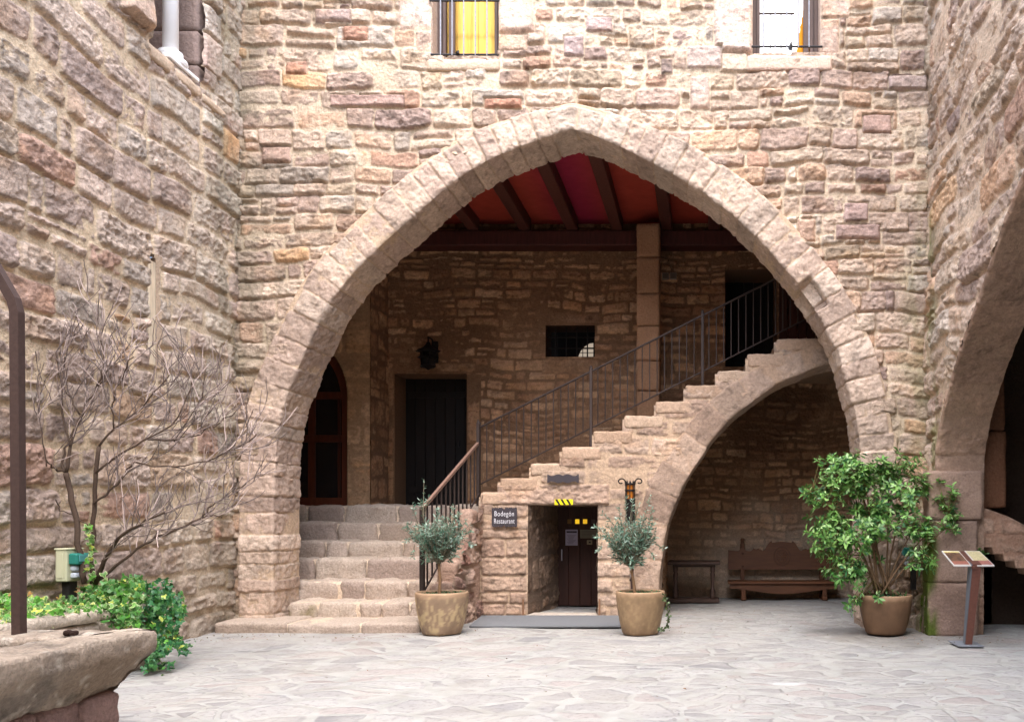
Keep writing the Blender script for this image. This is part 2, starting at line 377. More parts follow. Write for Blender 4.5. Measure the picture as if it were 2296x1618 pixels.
def arch_ring(name, curve, side, tf, depth, Y0, seed, m, parent, pal, mort, vw=(.16, .3), axis=1, relief=.03, notch=None, keepf=None, res=.013, cusp=None, rough=.8):
    """ring of voussoirs along a curve in the wall plane: front face of width tf (may be a function of s) plus a soffit of the given depth.
    side: +1/-1 says on which side of the curve the ring lies. axis=1: plane (x,z), front at Y0 facing -Y. axis=0: plane (y,z), front at x=Y0 facing -X."""
    s, q = curve
    d = np.gradient(q, axis=0); d /= np.linalg.norm(d, axis=1)[:, None]
    n = np.stack([-d[:, 1], d[:, 0]], 1) * side                     # outward, into the masonry
    ns = n.copy(); kk = max(1, int(.10 / (s[1] - s[0])))
    for k in range(2): ns[:, k] = np.convolve(np.pad(n[:, k], kk, mode='edge'), np.ones(2 * kk + 1) / (2 * kk + 1), 'valid')
    n = ns / np.linalg.norm(ns, axis=1)[:, None]
    tfv = np.array([tf(x) for x in s]) if callable(tf) else np.full(len(s), tf)
    rng = np.random.RandomState(seed); j = [-rng.uniform(0, .1)]
    while j[-1] < s[-1] + .3: j.append(j[-1] + rng.uniform(*vw))
    j = np.array(j)
    nf = int(max(tfv) / res) + 1; nd = int(depth / (res * 1.6)) + 1
    tt = np.concatenate([np.linspace(0, 1, nf, endpoint=False), 1 + np.linspace(0, 1, nd + 1)])
    S, T = np.meshgrid(s, tt); S = S.ravel(); T = T.ravel()
    tfm = np.tile(tfv, len(tt))
    dist = np.where(T < 1, (1 - T) * tfm, 0); dep = np.where(T < 1, 0, (T - 1) * depth)
    tl = np.where(T < 1, -(1 - T) * tfm, (T - 1) * depth)              # signed distance from the arris
    sw = S + .012 * fbm2(S * 3, tl * 3, seed, 3) + .006 * fbm2(S * 13, tl * 13, seed + 1, 2)
    k = np.clip(np.searchsorted(j, sw) - 1, 0, len(j) - 2)
    lenj = tfm * (.80 + .28 * h01(k, seed, 3))                         # voussoirs of unequal length
    dj = np.minimum(sw - j[k], j[k + 1] - sw) - .001 - .004 * h01(k, seed, 4)
    dd = np.minimum(dj, np.where(T < 1, lenj - dist, .3)) + .006 * fbm2(S * 9, tl * 9, seed + 2, 3)
    dd = np.minimum(dd, np.where(T < 1, .3, depth - dep + .03))
    e = np.clip(dd / .014, 0, 1); prof = np.sqrt(np.maximum(0, 1 - (1 - e) ** 2))
    h = prof * relief * (.7 + .6 * h01(k, seed, 5)) + prof * rough * (.013 * fbm2(S * 8 + 30 * h01(k, seed, 6), tl * 8, seed + 7, 4) + .006 * fbm2(S * 30, tl * 30, seed + 8, 2))
    h = h + np.clip(dd / .04, 0, 1) * (sw - (j[k] + j[k + 1]) / 2) * (h01(k, seed, 7) - .5) * .12
    ml = relief * (.45 + .6 * fbm2(S * 1.5, tl * 2, seed + 9, 3)); hs = h - np.clip(-dd, 0, .05) * 1.5
    kk = sst(-.003, .006, hs - ml); h = np.maximum(hs, ml)
    h = h - .10 * sst(tfm * .93, tfm * 1.01, dist) * (T < 1)            # outer edge tucks into the wall
    h = h - .012 * np.exp(-(tl / .022) ** 2) * (1 + 1.4 * fbm2(S * 5, tl, seed + 10, 3))   # worn arris
    if notch is not None:
        (s0, s1, wdt, dp) = notch
        h = h - dp * sst(s0, s0 + .03, S) * (1 - sst(s1 - .03, s1, S)) * (1 - sst(wdt - .03, wdt + .02, np.abs(tl) * np.where(T < 1, 1, .35)))
    stone = pal_pick(pal, h01(k, seed, 8)) * (.80 + .38 * h01(k, seed, 9))[:, None]
    f1 = fbm2(S * 4, tl * 5, seed + 11, 4); f2 = fbm2(S * 24, tl * 24, seed + 12, 3)
    col = stone * (1 + .20 * f1 + .22 * f2 - .25 * sst(.3, .6, fbm2(S * 11, tl * 11, seed + 14, 3)))[:, None]
    mc = lin(mort)[None] * (1 + .14 * f2)[:, None]
    col = mc * (1 - kk[:, None]) + col * kk[:, None]
    Q = np.tile(q, (len(tt), 1)); Nn = np.tile(n, (len(tt), 1))
    a = sst(-.03, .03, tl)                                              # 0 on the front, 1 on the soffit
    a = np.where(T < 1, np.minimum(a, 1), a)
    front = np.sqrt(1 - a ** 2 + 1e-9)
    plane = Q + Nn * dist[:, None] - Nn * ((h - relief * 1.1) * a)[:, None]
    dp_ = dep - h * front
    if axis == 1: V = np.stack([plane[:, 0], Y0 + dp_, plane[:, 1]], 1)
    else: V = np.stack([Y0 + dp_, plane[:, 0], plane[:, 1]], 1)
    nx = len(s); ny = len(tt); I = np.arange(nx * ny).reshape(ny, nx)
    qd = np.stack([I[:-1, :-1], I[:-1, 1:], I[1:, 1:], I[1:, :-1]], -1).reshape(-1, 4)
    if keepf is not None:
        kp = keepf(V)[qd].all(1); qd = qd[kp]
    used = np.unique(qd); mp = -np.ones(len(V), np.int64); mp[used] = np.arange(len(used))
    return link_mesh(name, V[used], mp[qd], m, parent, col[used])

def stain(col, k, rgb):
    k = np.clip(k, 0, 1)[:, None]; return col * (1 - k) + lin(rgb)[None] * k


# ------------------------------------------------------------------ the ground
def ground_material():
    m = bpy.data.materials.new('flagstones'); m.use_nodes = True; t = m.node_tree; N = t.nodes.new; L = t.links.new
    b = t.nodes['Principled BSDF']; b.inputs['Roughness'].default_value = .8; b.inputs['Specular IOR Level'].default_value = .25
    geo = N('ShaderNodeNewGeometry')
    def noise(sc, det=4, vec=None, col=False):
        n = N('ShaderNodeTexNoise'); n.inputs['Scale'].default_value = sc; n.inputs['Detail'].default_value = det
        L(vec or geo.outputs['Position'], n.inputs['Vector']); return n.outputs[1 if col else 0]
    def vm(op, a, bb, sc=None):
        n = N('ShaderNodeVectorMath'); n.operation = op; L(a, n.inputs[0])
        if sc is not None: n.inputs['Scale'].default_value = sc
        elif hasattr(bb, 'name'): L(bb, n.inputs[1])
        else: n.inputs[1].default_value = bb
        return n.outputs[0]
    def rng(x, a, c, d, e):
        n = N('ShaderNodeMapRange'); n.interpolation_type = 'SMOOTHSTEP'; L(x, n.inputs[0])
        for i, q in enumerate((a, c, d, e)): n.inputs[1 + i].default_value = q
        return n.outputs[0]
    def mixc(f, a, c):
        n = N('ShaderNodeMix'); n.data_type = 'RGBA'
        L(f, n.inputs[0]) if hasattr(f, 'name') else setattr(n.inputs[0], 'default_value', f)
        for s, q in ((6, a), (7, c)):
            if hasattr(q, 'name'): L(q, n.inputs[s])
            else: n.inputs[s].default_value = (*q, 1)
        return n.outputs[2]
    def mth(op, a, c):
        n = N('ShaderNodeMath'); n.operation = op
        for s, q in ((0, a), (1, c)):
            if hasattr(q, 'name'): L(q, n.inputs[s])
            else: n.inputs[s].default_value = q
        return n.outputs[0]
    w1 = vm('SCALE', vm('SUBTRACT', noise(1.1, 2, None, True), (.5, .5, .5)), None, .38)
    w2 = vm('SCALE', vm('SUBTRACT', noise(7, 3, None, True), (.5, .5, .5)), None, .05)
    p = vm('ADD', vm('ADD', geo.outputs['Position'], w1), w2)
    mp = N('ShaderNodeMapping'); mp.inputs['Scale'].default_value = (3.2, 4.2, 0); mp.inputs['Rotation'].default_value = (0, 0, .25); L(p, mp.inputs[0])
    zone = N('ShaderNodeTexVoronoi'); zone.feature = 'F1'; zone.inputs['Scale'].default_value = .55; L(p, zone.inputs[0]); zs_ = N('ShaderNodeSeparateColor'); L(zone.outputs['Color'], zs_.inputs[0])
    zsc = mth('ADD', mth('MULTIPLY', mth('GREATER_THAN', zs_.outputs[0], .5), .55), mth('ADD', mth('MULTIPLY', mth('GREATER_THAN', zs_.outputs[1], .7), .35), .8))
    mp2 = N('ShaderNodeVectorMath'); mp2.operation = 'SCALE'; L(mp.outputs[0], mp2.inputs[0]); L(zsc, mp2.inputs['Scale']); mp = mp2
    ve = N('ShaderNodeTexVoronoi'); ve.feature = 'DISTANCE_TO_EDGE'; ve.inputs['Scale'].default_value = 1; ve.inputs['Randomness'].default_value = .95; L(mp.outputs[0], ve.inputs[0])
    vc = N('ShaderNodeTexVoronoi'); vc.feature = 'F1'; vc.inputs['Scale'].default_value = 1; vc.inputs['Randomness'].default_value = .95; L(mp.outputs[0], vc.inputs[0])
    sep = N('ShaderNodeSeparateColor'); L(vc.outputs['Color'], sep.inputs[0])
    edge = mth('ADD', ve.outputs['Distance'], mth('MULTIPLY', mth('SUBTRACT', noise(8, 7), .5), .16))
    edge = mth('SUBTRACT', edge, mth('MULTIPLY', sep.outputs[2], .07))
    k = rng(edge, .015, .055, 0, 1)
    ca = mixc(sep.outputs[0], tuple(lin((139.3, 136.9, 134.5))), tuple(lin((165.1, 162.8, 159.1))))
    ca = mixc(mth('MULTIPLY', mth('GREATER_THAN', sep.outputs[1], .8), .4), ca, tuple(lin((158.2, 141.9, 134.5))))
    ca = mixc(mth('MULTIPLY', mth('LESS_THAN', sep.outputs[1], .10), .5), ca, tuple(lin((116.4, 115.1, 116.9))))
    ca = mixc(rng(noise(3.2, 7), .35, .75, 0, .6), ca, tuple(lin((166.1, 165.7, 161.0))))
    ca = mixc(rng(noise(24, 6), .48, .72, 0, .6), ca, tuple(lin((116.4, 113.2, 111.0))))
    mo = mixc(rng(noise(6, 6), .3, .7, 0, 1), tuple(lin((150.2, 149.9, 143.3))), tuple(lin((167.2, 166.7, 162.0))))
    c = mixc(k, mo, ca)
    # ground darker around the right-hand planter, with a ragged outline
    dx = N('ShaderNodeVectorMath'); dx.operation = 'DISTANCE'; L(geo.outputs['Position'], dx.inputs[0]); dx.inputs[1].default_value = (1.95, 9.3, 0)
    st = mth('ADD', dx.outputs['Value'], mth('MULTIPLY', mth('SUBTRACT', noise(2.2, 5), .5), 1.3))
    c = mixc(rng(st, .45, 1.05, .55, 0), c, tuple(lin((100.5, 93.3, 83.5))))
    c = mixc(rng(noise(1.6, 7), .3, .7, .0, .3), c, tuple(lin((177.1, 170.7, 160.0))))
    fl = N('ShaderNodeVectorMath'); fl.operation = 'SUBTRACT'; L(geo.outputs['Position'], fl.inputs[0]); fl.inputs[1].default_value = (.63, 6.57, 0)
    fs = N('ShaderNodeVectorMath'); fs.operation = 'MULTIPLY'; L(fl.outputs[0], fs.inputs[0]); fs.inputs[1].default_value = (1, 2.0, 0)
    ln = N('ShaderNodeVectorMath'); ln.operation = 'LENGTH'; L(fs.outputs[0], ln.inputs[0])
    c = mixc(rng(mth('ADD', ln.outputs['Value'], mth('MULTIPLY', mth('SUBTRACT', noise(9, 4), .5), .25)), .10, .17, .38, 0), c, tuple(lin((212.9, 214.3, 214.0))))
    c = mixc(rng(noise(2.0, 6), .55, .72, 0, .35), c, tuple(lin((131.3, 125.0, 115.8))))
    L(c, b.inputs['Base Color'])
    hgt = mth('ADD', mth('MULTIPLY', rng(edge, .02, .11, 0, 1), .6), mth('MULTIPLY', noise(9, 8), .55))
    bp = N('ShaderNodeBump'); bp.inputs['Strength'].default_value = .55; bp.inputs['Distance'].default_value = .03; L(hgt, bp.inputs['Height'])
    bp2 = N('ShaderNodeBump'); bp2.inputs['Strength'].default_value = .3; bp2.inputs['Distance'].default_value = .006; L(noise(70, 5), bp2.inputs['Height']); L(bp.outputs[0], bp2.inputs['Normal'])
    L(bp2.outputs[0], b.inputs['Normal'])
    return m
M_GROUND = ground_material()
GX, GY = grid(-7.5, 5.5, 3.5, 14.0, .06)
gz = .018 * fbm2(GX * .8, GY * .8, 401, 3) + .006 * fbm2(GX * 4, GY * 4, 402, 3) - .006
ed = np.minimum(np.minimum(GX + 7.5, 5.5 - GX), np.minimum(GY - 3.5, 14 - GY)); gz *= sst(0, .4, ed)
ny, nx = GX.shape; I = np.arange(nx * ny).reshape(ny, nx)
VG = np.stack([GX, GY, gz], -1).reshape(-1, 3); FG = np.stack([I[:-1, :-1], I[:-1, 1:], I[1:, 1:], I[1:, :-1]], -1).reshape(-1, 4)
oV = np.array([(-60, -60, -.006), (60, -60, -.006), (60, 60, -.006), (-60, 60, -.006), (-7.5, 3.5, -.006), (5.5, 3.5, -.006), (5.5, 14, -.006), (-7.5, 14, -.006)])
n0 = len(VG); oF = np.array([(0, 1, 5, 4), (1, 2, 6, 5), (2, 3, 7, 6), (3, 0, 4, 7)]) + n0
g = link_mesh('ground', np.concatenate([VG, oV]), np.concatenate([FG, oF]), M_GROUND)
g['kind'] = 'structure'

# ------------------------------------------------------------------ main wall with the pointed arch (plane Y = 10, 196 px per metre)
Y0 = 10.0
def Q(dx, dy, Y=Y0): return (PX(dx, Y), PZ(dy, Y))
INTR = [(620, 1412), (620, 1290), (620.5, 1150), (622, 1050), (629, 978), (639, 955 - 40), (649.5, 892), (661.6, 858), (679, 817), (699.7, 770), (724, 722), (755, 668),
        (789.8, 622), (831.4, 580), (894.7, 521.5), (976, 450.6), (1036.6, 399), (1107.6, 359), (1176.8, 331), (1238, 310), (1281, 295),
        (1338, 311), (1416, 347), (1484, 381), (1567, 430), (1650, 492), (1707, 548), (1775, 626), (1818, 684), (1848, 735), (1874, 788), (1887, 825),
        (1902, 880), (1913, 925), (1921, 970), (1927, 1040), (1931, 1150), (1932, 1290), (1932, 1412)]
iw = [Q(*p) for p in INTR]
s_i, q_i = resample(iw, .05)
for _ in range(6):                                   # smooth all but the apex
    ap = int(np.argmax(q_i[:, 1])); qn = q_i.copy()
    qn[1:-1] = (q_i[:-2] + 2 * q_i[1:-1] + q_i[2:]) / 4; qn[ap] = q_i[ap]; q_i = qn
CURVE = resample(q_i, .013)
AP = int(np.argmax(CURVE[1][:, 1])); S_AP = CURVE[0][AP]
poly_in = [tuple(p) for p in q_i] + [(q_i[-1][0], -1), (q_i[0][0], -1)]
dcur = np.gradient(q_i, axis=0); dcur /= np.linalg.norm(dcur, axis=1)[:, None]; ncur = np.stack([-dcur[:, 1], dcur[:, 0]], 1)
q_off = q_i + ncur * .20; poly_off = [tuple(p) for p in q_off] + [(q_off[-1][0], -1), (q_off[0][0], -1)]

main = thing('arched_wall', 'sunlit rubble stone wall facing us, pierced by one great pointed arch', 'wall', (0, Y0, 0))
U, V = grid(-5.48, 2.76, -.05, 7.45, .0118)
def rect(dx0, dx1, dy0, dy1, c, rel=.03, rg=.4, g=.008):
    return (PX(dx0, Y0), PX(dx1, Y0), PZ(dy1, Y0), PZ(dy0, Y0), c, rel, rg, g)
fe = [rect(895, 968, -60, 70, (214, 188, 172), .028, .25), rect(930, 970, 70, 122, (206, 176, 156), .028, .35), rect(1117, 1200, -60, 78, (212, 182, 164), .028, .25),
      rect(1117, 1185, 78, 118, (206, 176, 152), .028, .35), rect(1598, 1688, -60, 124, (206, 182, 168), .026, .3), rect(1840, 1905, -60, 42, (208, 182, 166), .026, .25),
      rect(1840, 1882, 42, 122, (206, 178, 160), .026, .3), rect(1480, 1510, 132, 170, (118, 104, 102), .05, 1), rect(640, 692, 137, 172, (166, 116, 94), .05, 1),
      rect(742, 910, 214, 244, (164, 132, 124), .055, .8), rect(1104, 1172, 222, 248, (172, 110, 86), .05, 1.2), rect(706, 790, 20, 54, (164, 144, 140), .05, .8),
      rect(770, 828, 60, 96, (172, 118, 94), .05, 1.2), rect(1086, 1172, 222, 246, (174, 112, 86), .05, 1.2), rect(1870, 1975, 502, 540, (158, 130, 124), .055, .6),
      rect(1786, 1830, 490, 545, (182, 148, 126), .05, .8), rect(1932, 2000, 258, 302, (178, 144, 132), .05, .6), rect(1538, 1620, 105, 158, (196, 176, 166), .05, .6),
      rect(1312, 1376, 40, 78, (160, 138, 138), .055, .7), rect(1890, 1948, 455, 500, (164, 136, 132), .05, .7), rect(1545, 1594, 172, 250, (190, 168, 156), .045, .5),
      rect(1990, 2080, 170, 205, (166, 146, 140), .05, .6), rect(1262, 1312, 82, 130, (158, 140, 142), .05, .7), rect(588, 655, 328, 368, (190, 156, 140), .05, .6)]
h, col = masonry(U.ravel(), V.ravel(), 11, feats=fe, relief=.050, mort=(207, 186, 160), joint=.003, ch=(.145, .265), cw=(.2, .56), split=.12, rough=1.15, mfill=.10, mvar=.8)
u_, v_ = U.ravel(), V.ravel()
nz1 = fbm2(u_ * 2, v_ * .8, 91, 4)
col = stain(col, .55 * sst(.75, 0, u_ + 5.32 + .3 * nz1) * sst(-.3, .5, fbm2(u_ * 6, v_ * 3, 92, 3) + .25), (112, 106, 86))
col = stain(col, .5 * sst(.55, 0, 2.62 - u_ + .25 * nz1) * sst(-.3, .5, fbm2(u_ * 6, v_ * 3, 93, 3) + .2) * sst(7, 4, v_), (112, 112, 66))
col = stain(col, .35 * sst(.5, .0, v_ + .35 * nz1), (132, 118, 104))
wl = [(PX(968, Y0), PX(1117, Y0), PZ(128, Y0)), (PX(1688, Y0), PX(1840, Y0), PZ(121, Y0))]
keep = ~in_poly(U, V, poly_off)
for (a, b_, zb) in wl: keep &= ~((U > a) & (U < b_) & (V > zb))
pos = np.stack([U, np.full_like(U, Y0), V], -1)
sheet('wall_face', pos, np.array([0, -1., 0]), U, V, h, col, keep, M_STONE, main)
U, V = grid(-5.6, 2.9, 7.45, 10.2, .06)
h, col = masonry(U.ravel(), V.ravel(), 12); pos = np.stack([U, np.full_like(U, Y0), V], -1)
sheet('upper_wall_face', pos, np.array([0, -1., 0]), U, V, h, col, ~((U > -3.2) & (U < 1.4) & (V < 8.6) & (((U > wl[0][0]) & (U < wl[0][1])) | ((U > wl[1][0]) & (U < wl[1][1])))), M_STONE, main)
PAL_RING = [(2, (186, 165, 148)), (1.4, (177, 155, 140)), (1.2, (194, 176, 160)), (.6, (168, 146, 133))]
sN = np.interp(0, [0, 1], [0, 1])
kN0 = int(np.argmin(np.hypot(CURVE[1][:, 0] - Q(1788, 640)[0], CURVE[1][:, 1] - Q(1788, 640)[1]))); kN1 = int(np.argmin(np.hypot(CURVE[1][:, 0] - Q(1830, 702)[0], CURVE[1][:, 1] - Q(1830, 702)[1])))
arch_ring('arch_ring', CURVE, 1, lambda x: .43 - .10 * math.exp(-((x - S_AP) / .9) ** 2), .615, Y0 - .035, 21, M_ASHLAR, main, PAL_RING, (190, 166, 140), vw=(.14, .30), rough=1.5,
          notch=(CURVE[0][kN0], CURVE[0][kN1], .17, .16))
# sills of the two upper windows
blocks('window_sill', [((PX(957, 9.97), 9.945, PZ(158, 9.95)), (PX(1121, 9.97), 10.25, PZ(131, 9.95)), .03, .012, 31, lin((196, 172, 148)))], M_ASHLAR, main)
blocks('window_sill', [((PX(1675, 9.97), 9.94, PZ(158, 9.95)), (PX(1865, 9.97), 10.25, PZ(125, 9.95)), .015, .008, 32, lin((206, 176, 156)))], M_ASHLAR, main)
BRN = lin((92, 74, 66)); BLK = lin((38, 35, 36)); STEEL = lin((120, 120, 124))
def upper_window(x0, x1, zb, curtain, rail_z, bars, seed):
    zt = 8.5; yF = 10.22
    rv = MB()
    for (a, b_) in (((x0 - .02, 10.03, zb - .02), (x0, 10.5, zt)), ((x1, 10.03, zb - .02), (x1 + .02, 10.5, zt)), ((x0 - .02, 10.03, zt), (x1 + .02, 10.5, zt + .02))):
        rv.box(a, b_, lin((196, 172, 154)))
    rv.build('window_reveal', M_ASHLAR, main)
    w = MB(); t = .095
    w.box((x0, yF, zb), (x0 + t, yF + .07, zt), BRN); w.box((x1 - t, yF, zb), (x1, yF + .07, zt), BRN); w.box((x0 + t, yF, zb), (x1 - t, yF + .07, zb + .085), BRN)
    w.box((x0 + t * .55, yF - .02, zb + .03), (x0 + t * .62, yF + .01, zt), BRN * .55); w.box((x1 - t * .62, yF - .02, zb + .03), (x1 - t * .55, yF + .01, zt), BRN * .55)
    w.box((x0, yF - .05, zb), (x1, yF, zb + .045), BRN * .8)
    if seed == 2: w.box((x1 - t - .075, yF + .015, zb + .06), (x1 - t - .012, yF + .06, zt), BRN * .95)
    if seed == 1:
        w.box((x0 + t + .03, yF + .015, zb + .05), (x0 + t + .10, yF + .06, zt), BRN * .9)
    win = w.build('window', M_WOOD, main)
    # panes of glass with the room's cloth just behind
    bb = MB(); bb.box((x0 - .1, yF + .65, zb - .1), (x1 + .1, yF + .7, zt + .1), (.05, .04, .03)); bb.build('room_back', M_WOOD, win)
    n = 60; xs = np.linspace(x0 + t * .8, x1 - t * .8, n); zs = np.linspace(zb + .06, zt, 40); X, Z = np.meshgrid(xs, zs)
    if curtain == 'amber':
        Yc = yF + .10 + .018 * np.sin(X * 38 + .8 * vn2(X * 6, Z * 2, 5)) + .012 * vn2(X * 30, Z * 1.2, 6)
        c = lin((240, 196, 104))[None] * (1 + .22 * vn2(X * 26, Z * 1.5, 7).ravel()[:, None] + .12 * fbm2(X * 9 + Z * 6, Z * 2, 8, 3).ravel()[:, None])
        kk = np.abs(Z - PZ(79, 10.3)).ravel() < .018; c[kk] *= .72
        kk = (np.abs(X - (x0 + x1) / 2 - .07) < .012).ravel(); c[kk] *= .55
        I = np.arange(n * 40).reshape(40, n); f = np.stack([I[:-1, :-1], I[:-1, 1:], I[1:, 1:], I[1:, :-1]], -1).reshape(-1, 4)
        link_mesh('curtain', np.stack([X, Yc, Z], -1).reshape(-1, 3), f, M_CLOTH, win, c)
    else:
        Yc = yF + .11 + 0 * X
        I = np.arange(n * 40).reshape(40, n); f = np.stack([I[:-1, :-1], I[:-1, 1:], I[1:, 1:], I[1:, :-1]], -1).reshape(-1, 4)
        link_mesh('glowing_blind', np.stack([X, Yc, Z], -1).reshape(-1, 3), f, M_BLIND, win, np.tile(np.array([.9, .9, .9]), (n * 40, 1)))
        # amber curtain with a scalloped edge, drawn aside
        pts = []; xr = x1 - t * .8
        for z in np.linspace(zb + .06, zt, 60):
            e = xr - (.185 - .13 * sst(zb, zb + 1.1, z)) + .016 * abs(math.sin(z * 34)); pts.append((float(e), float(z)))
        V = []; C = []; m_ = 14
        for (e, z) in pts:
            for k in range(m_):
                x = e + (xr - e) * k / (m_ - 1); V.append((x, yF + .085 + .012 * math.sin(x * 70), z)); C.append(lin((226, 152, 48)) * (1 + .25 * math.sin(x * 70 + 1)))
        f = [(i * m_ + k, i * m_ + k + 1, (i + 1) * m_ + k + 1, (i + 1) * m_ + k) for i in range(len(pts) - 1) for k in range(m_ - 1)]
        link_mesh('curtain', V, f, M_CLOTH, win, np.array(C))
        mb = MB(); zm = PZ(36, 10.3)
        mb.box((x0 + t, yF + .02, zm - .008), (x1 - t - .18, yF + .05, zm + .008), BRN * .6)
        for k in range(3):
            x = x0 + t + .125 + k * .125; mb.box((x - .004, yF + .03, zb + .06), (x + .004, yF + .045, zm), BLK)
        mb.build('glazing_bar', M_WOOD, win)
    g_ = MB(); gy = 10.0 - .03
    for z in [rail_z] + ([rail_z + .615, rail_z + 1.23] if seed == 1 else [rail_z + 1.2]):
        g_.tube([(x0 - .02, 10.06, z + .05), (x0 - .015, gy, z), (x1 + .015, gy, z), (x1 + .02, 10.06, z + .05)], .012, BLK, 8)
    for bx in bars: g_.tube([(bx, gy - .004, rail_z - .01), (bx, gy - .004, 8.4)], .0085, STEEL * 1.5, 6)
    g_.build('window_grille', M_IRON, win)
    k_ = MB(); xk = x0 + (x1 - x0) * (.42 if seed == 1 else .555)
    k_.tube([(xk, gy - .02, rail_z + .035), (xk, gy - .03, rail_z), (xk - .01, gy - .02, zb + .02)], (.008, .018, .024), BLK, 8); k_.build('window_catch', M_IRON, win)
M_BLIND = mat('glowing_blind', attr=True, rough=.9, spec=.1, emit=.25)  # blind given its own glow so the pane shows bright white
upper_window(wl[0][0], wl[0][1], wl[0][2], 'amber', PZ(123, 9.97), [PX(x, 9.97) for x in (988, 1014, 1040, 1066, 1092)], 1)
upper_window(wl[1][0], wl[1][1], wl[1][2], 'white', PZ(105, 9.97), [PX(x, 9.97) for x in (1712, 1738, 1764, 1790, 1814)], 2)

# ------------------------------------------------------------------ left wall
def XL(z): return -5.385 + .0125 * z
left = thing('side_wall', 'purple grey stone wall with wide cream joints, along the left side of the court', 'wall', (-5.38, 8, 0))
WY0, WY1, WZ = 8.38, 9.24, 5.80
SLY0, SLY1, SLZ0, SLZ1 = 8.385, 8.555, PZ(820, 8.48), PZ(572, 8.48)
fe = [(9.63, 9.96, 5.24, 5.56, (212, 160, 100), .05, .4), (9.24, 9.62, 5.42, 5.60, (202, 196, 180), .05, .6), (7.9, 8.36, 5.85, 7.5, (206, 178, 156), .03, .4),
      (WY1, WY1 + .3, 6.7, 7.5, (196, 178, 166), .05, .8), (WY1 - .0, WY1 + .34, 6.02, 6.4, (188, 158, 146), .05, .6), (WY1, WY1 + .3, 6.4, 6.7, (200, 188, 176), .05, .8)]
def left_part(y0, y1, z0, z1, res, seed, nm):
    U, V = grid(y0, y1, z0, z1, res)
    u_, v_ = U.ravel(), V.ravel()
    h, col = masonry(u_, v_, seed, ch=(.21, .38), cw=(.28, .72), joint=.011, relief=.042, pal=PAL_LEFT, mort=(212, 190, 160), feats=fe, split=.07, warp=.75, rough=1.25, mfill=.20, bev=.03, mvar=.6)
    nn = fbm2(u_ * 2, v_ * 1.0, 191, 4)
    col = stain(col, .62 * sst(.9, 0, 10.0 - u_ + .45 * nn) * sst(-.35, .45, fbm2(u_ * 5, v_ * 3, 192, 3) + .2), (106, 102, 80))
    col = stain(col, .45 * sst(8.2, 9.2, u_) * sst(.0, .5, fbm2(u_ * 2.4, v_ * 2.4, 193, 3) + .25), (206, 192, 172))
    col = stain(col, .30 * sst(.9, .1, v_ + .5 * nn), (150, 132, 112))
    keep = ~((U > WY0) & (U < WY1) & (V > WZ)) & ~((U > SLY0) & (U < SLY1) & (V > SLZ0) & (V < SLZ1))
    pos = np.stack([-5.385 + .0125 * V, U, V], -1)
    sheet(nm, pos, np.array([1., 0, 0]), U, V, h, col, keep, M_STONE, left)
left_part(4.9, 10.1, -.05, 7.45, .0125, 41, 'wall_face')
def coarse_left():
    for (a, b_, c, d) in ((-7, 5.3, -.05, 9.5), (5.2, 10.1, 7.3, 9.5)):
        U, V = grid(a, b_, c, d, .07)
        h, col = masonry(U.ravel(), V.ravel(), 43, ch=(.17, .33), cw=(.25, .75), pal=PAL_LEFT)
        sheet('outer_wall_face', np.stack([-5.41 + .0125 * V, U, V], -1), np.array([1., 0, 0]), U, V, h, col, ~((U > WY0) & (U < WY1) & (V < 8.8)), M_STONE, left)
coarse_left()
# window with the white column: deep reveals of dressed blocks
wn = MB(); wn.box((-6.6, WY0 - .3, WZ - .12), (-5.33, WY0 - .005, 8.8), lin((170, 148, 134))); wn.box((-6.75, WY0 - .3, WZ - .1), (-6.6, WY1 + .3, 8.8), lin((40, 34, 30)))
wn.box((-6.6, WY0 - .3, 8.8), (-5.33, WY1 + .3, 8.9), lin((160, 140, 126)))
window_l = wn.build('window', M_ASHLAR, left)
sp = []; z = WZ - .1
for i, hh in enumerate((.34, .36, .37, .36, .38, .4, .4, .4)):
    split_ = -5.84 + .05 * (i % 2)
    sp.append(((-6.6, WY1, z), (-5.345, WY1 + .3, z + hh - .008), .012, .008, 50 + i, lin((142, 122, 112)) * (1.0 if i % 2 else .9), dict(res=.05))); z += hh
blocks('window_jamb', sp, M_ASHLAR, window_l)
sp = []
for i, (a, b_) in enumerate(((8.2, 8.72), (8.73, 9.2), (9.21, 9.68))):
    sp.append(((-6.5, a, WZ - .16), (-5.27, b_, WZ - .03 - .02 * i), .02, .008, 60 + i, lin((190, 168, 144)), dict(res=.04)))
blocks('window_ledge', sp, M_ASHLAR, window_l)
WHT = np.array([.86, .85, .83])
cb = MB(); cxy = (-5.40, 8.86)
cb.lathe([(0, 0), (.073, 0), (.072, 1.2), (.070, 2.4), (0, 2.4)], (cxy[0], cxy[1], 5.95), WHT, 24)
colm = cb.build('window_column', M_PAINT, left, True)
cb = MB(); cb.lathe([(0, 0), (.15, 0), (.16, .025), (.15, .05), (.105, .06), (.10, .085), (.115, .10), (.112, .125), (.075, .14), (0, .14)], (cxy[0], cxy[1], 5.83), WHT, 24)
cb.box((-5.60, 8.62, WZ - .01), (-5.265, 9.14, WZ + .035), WHT * .98, .008); cb.build('column_base', M_PAINT, colm, False)
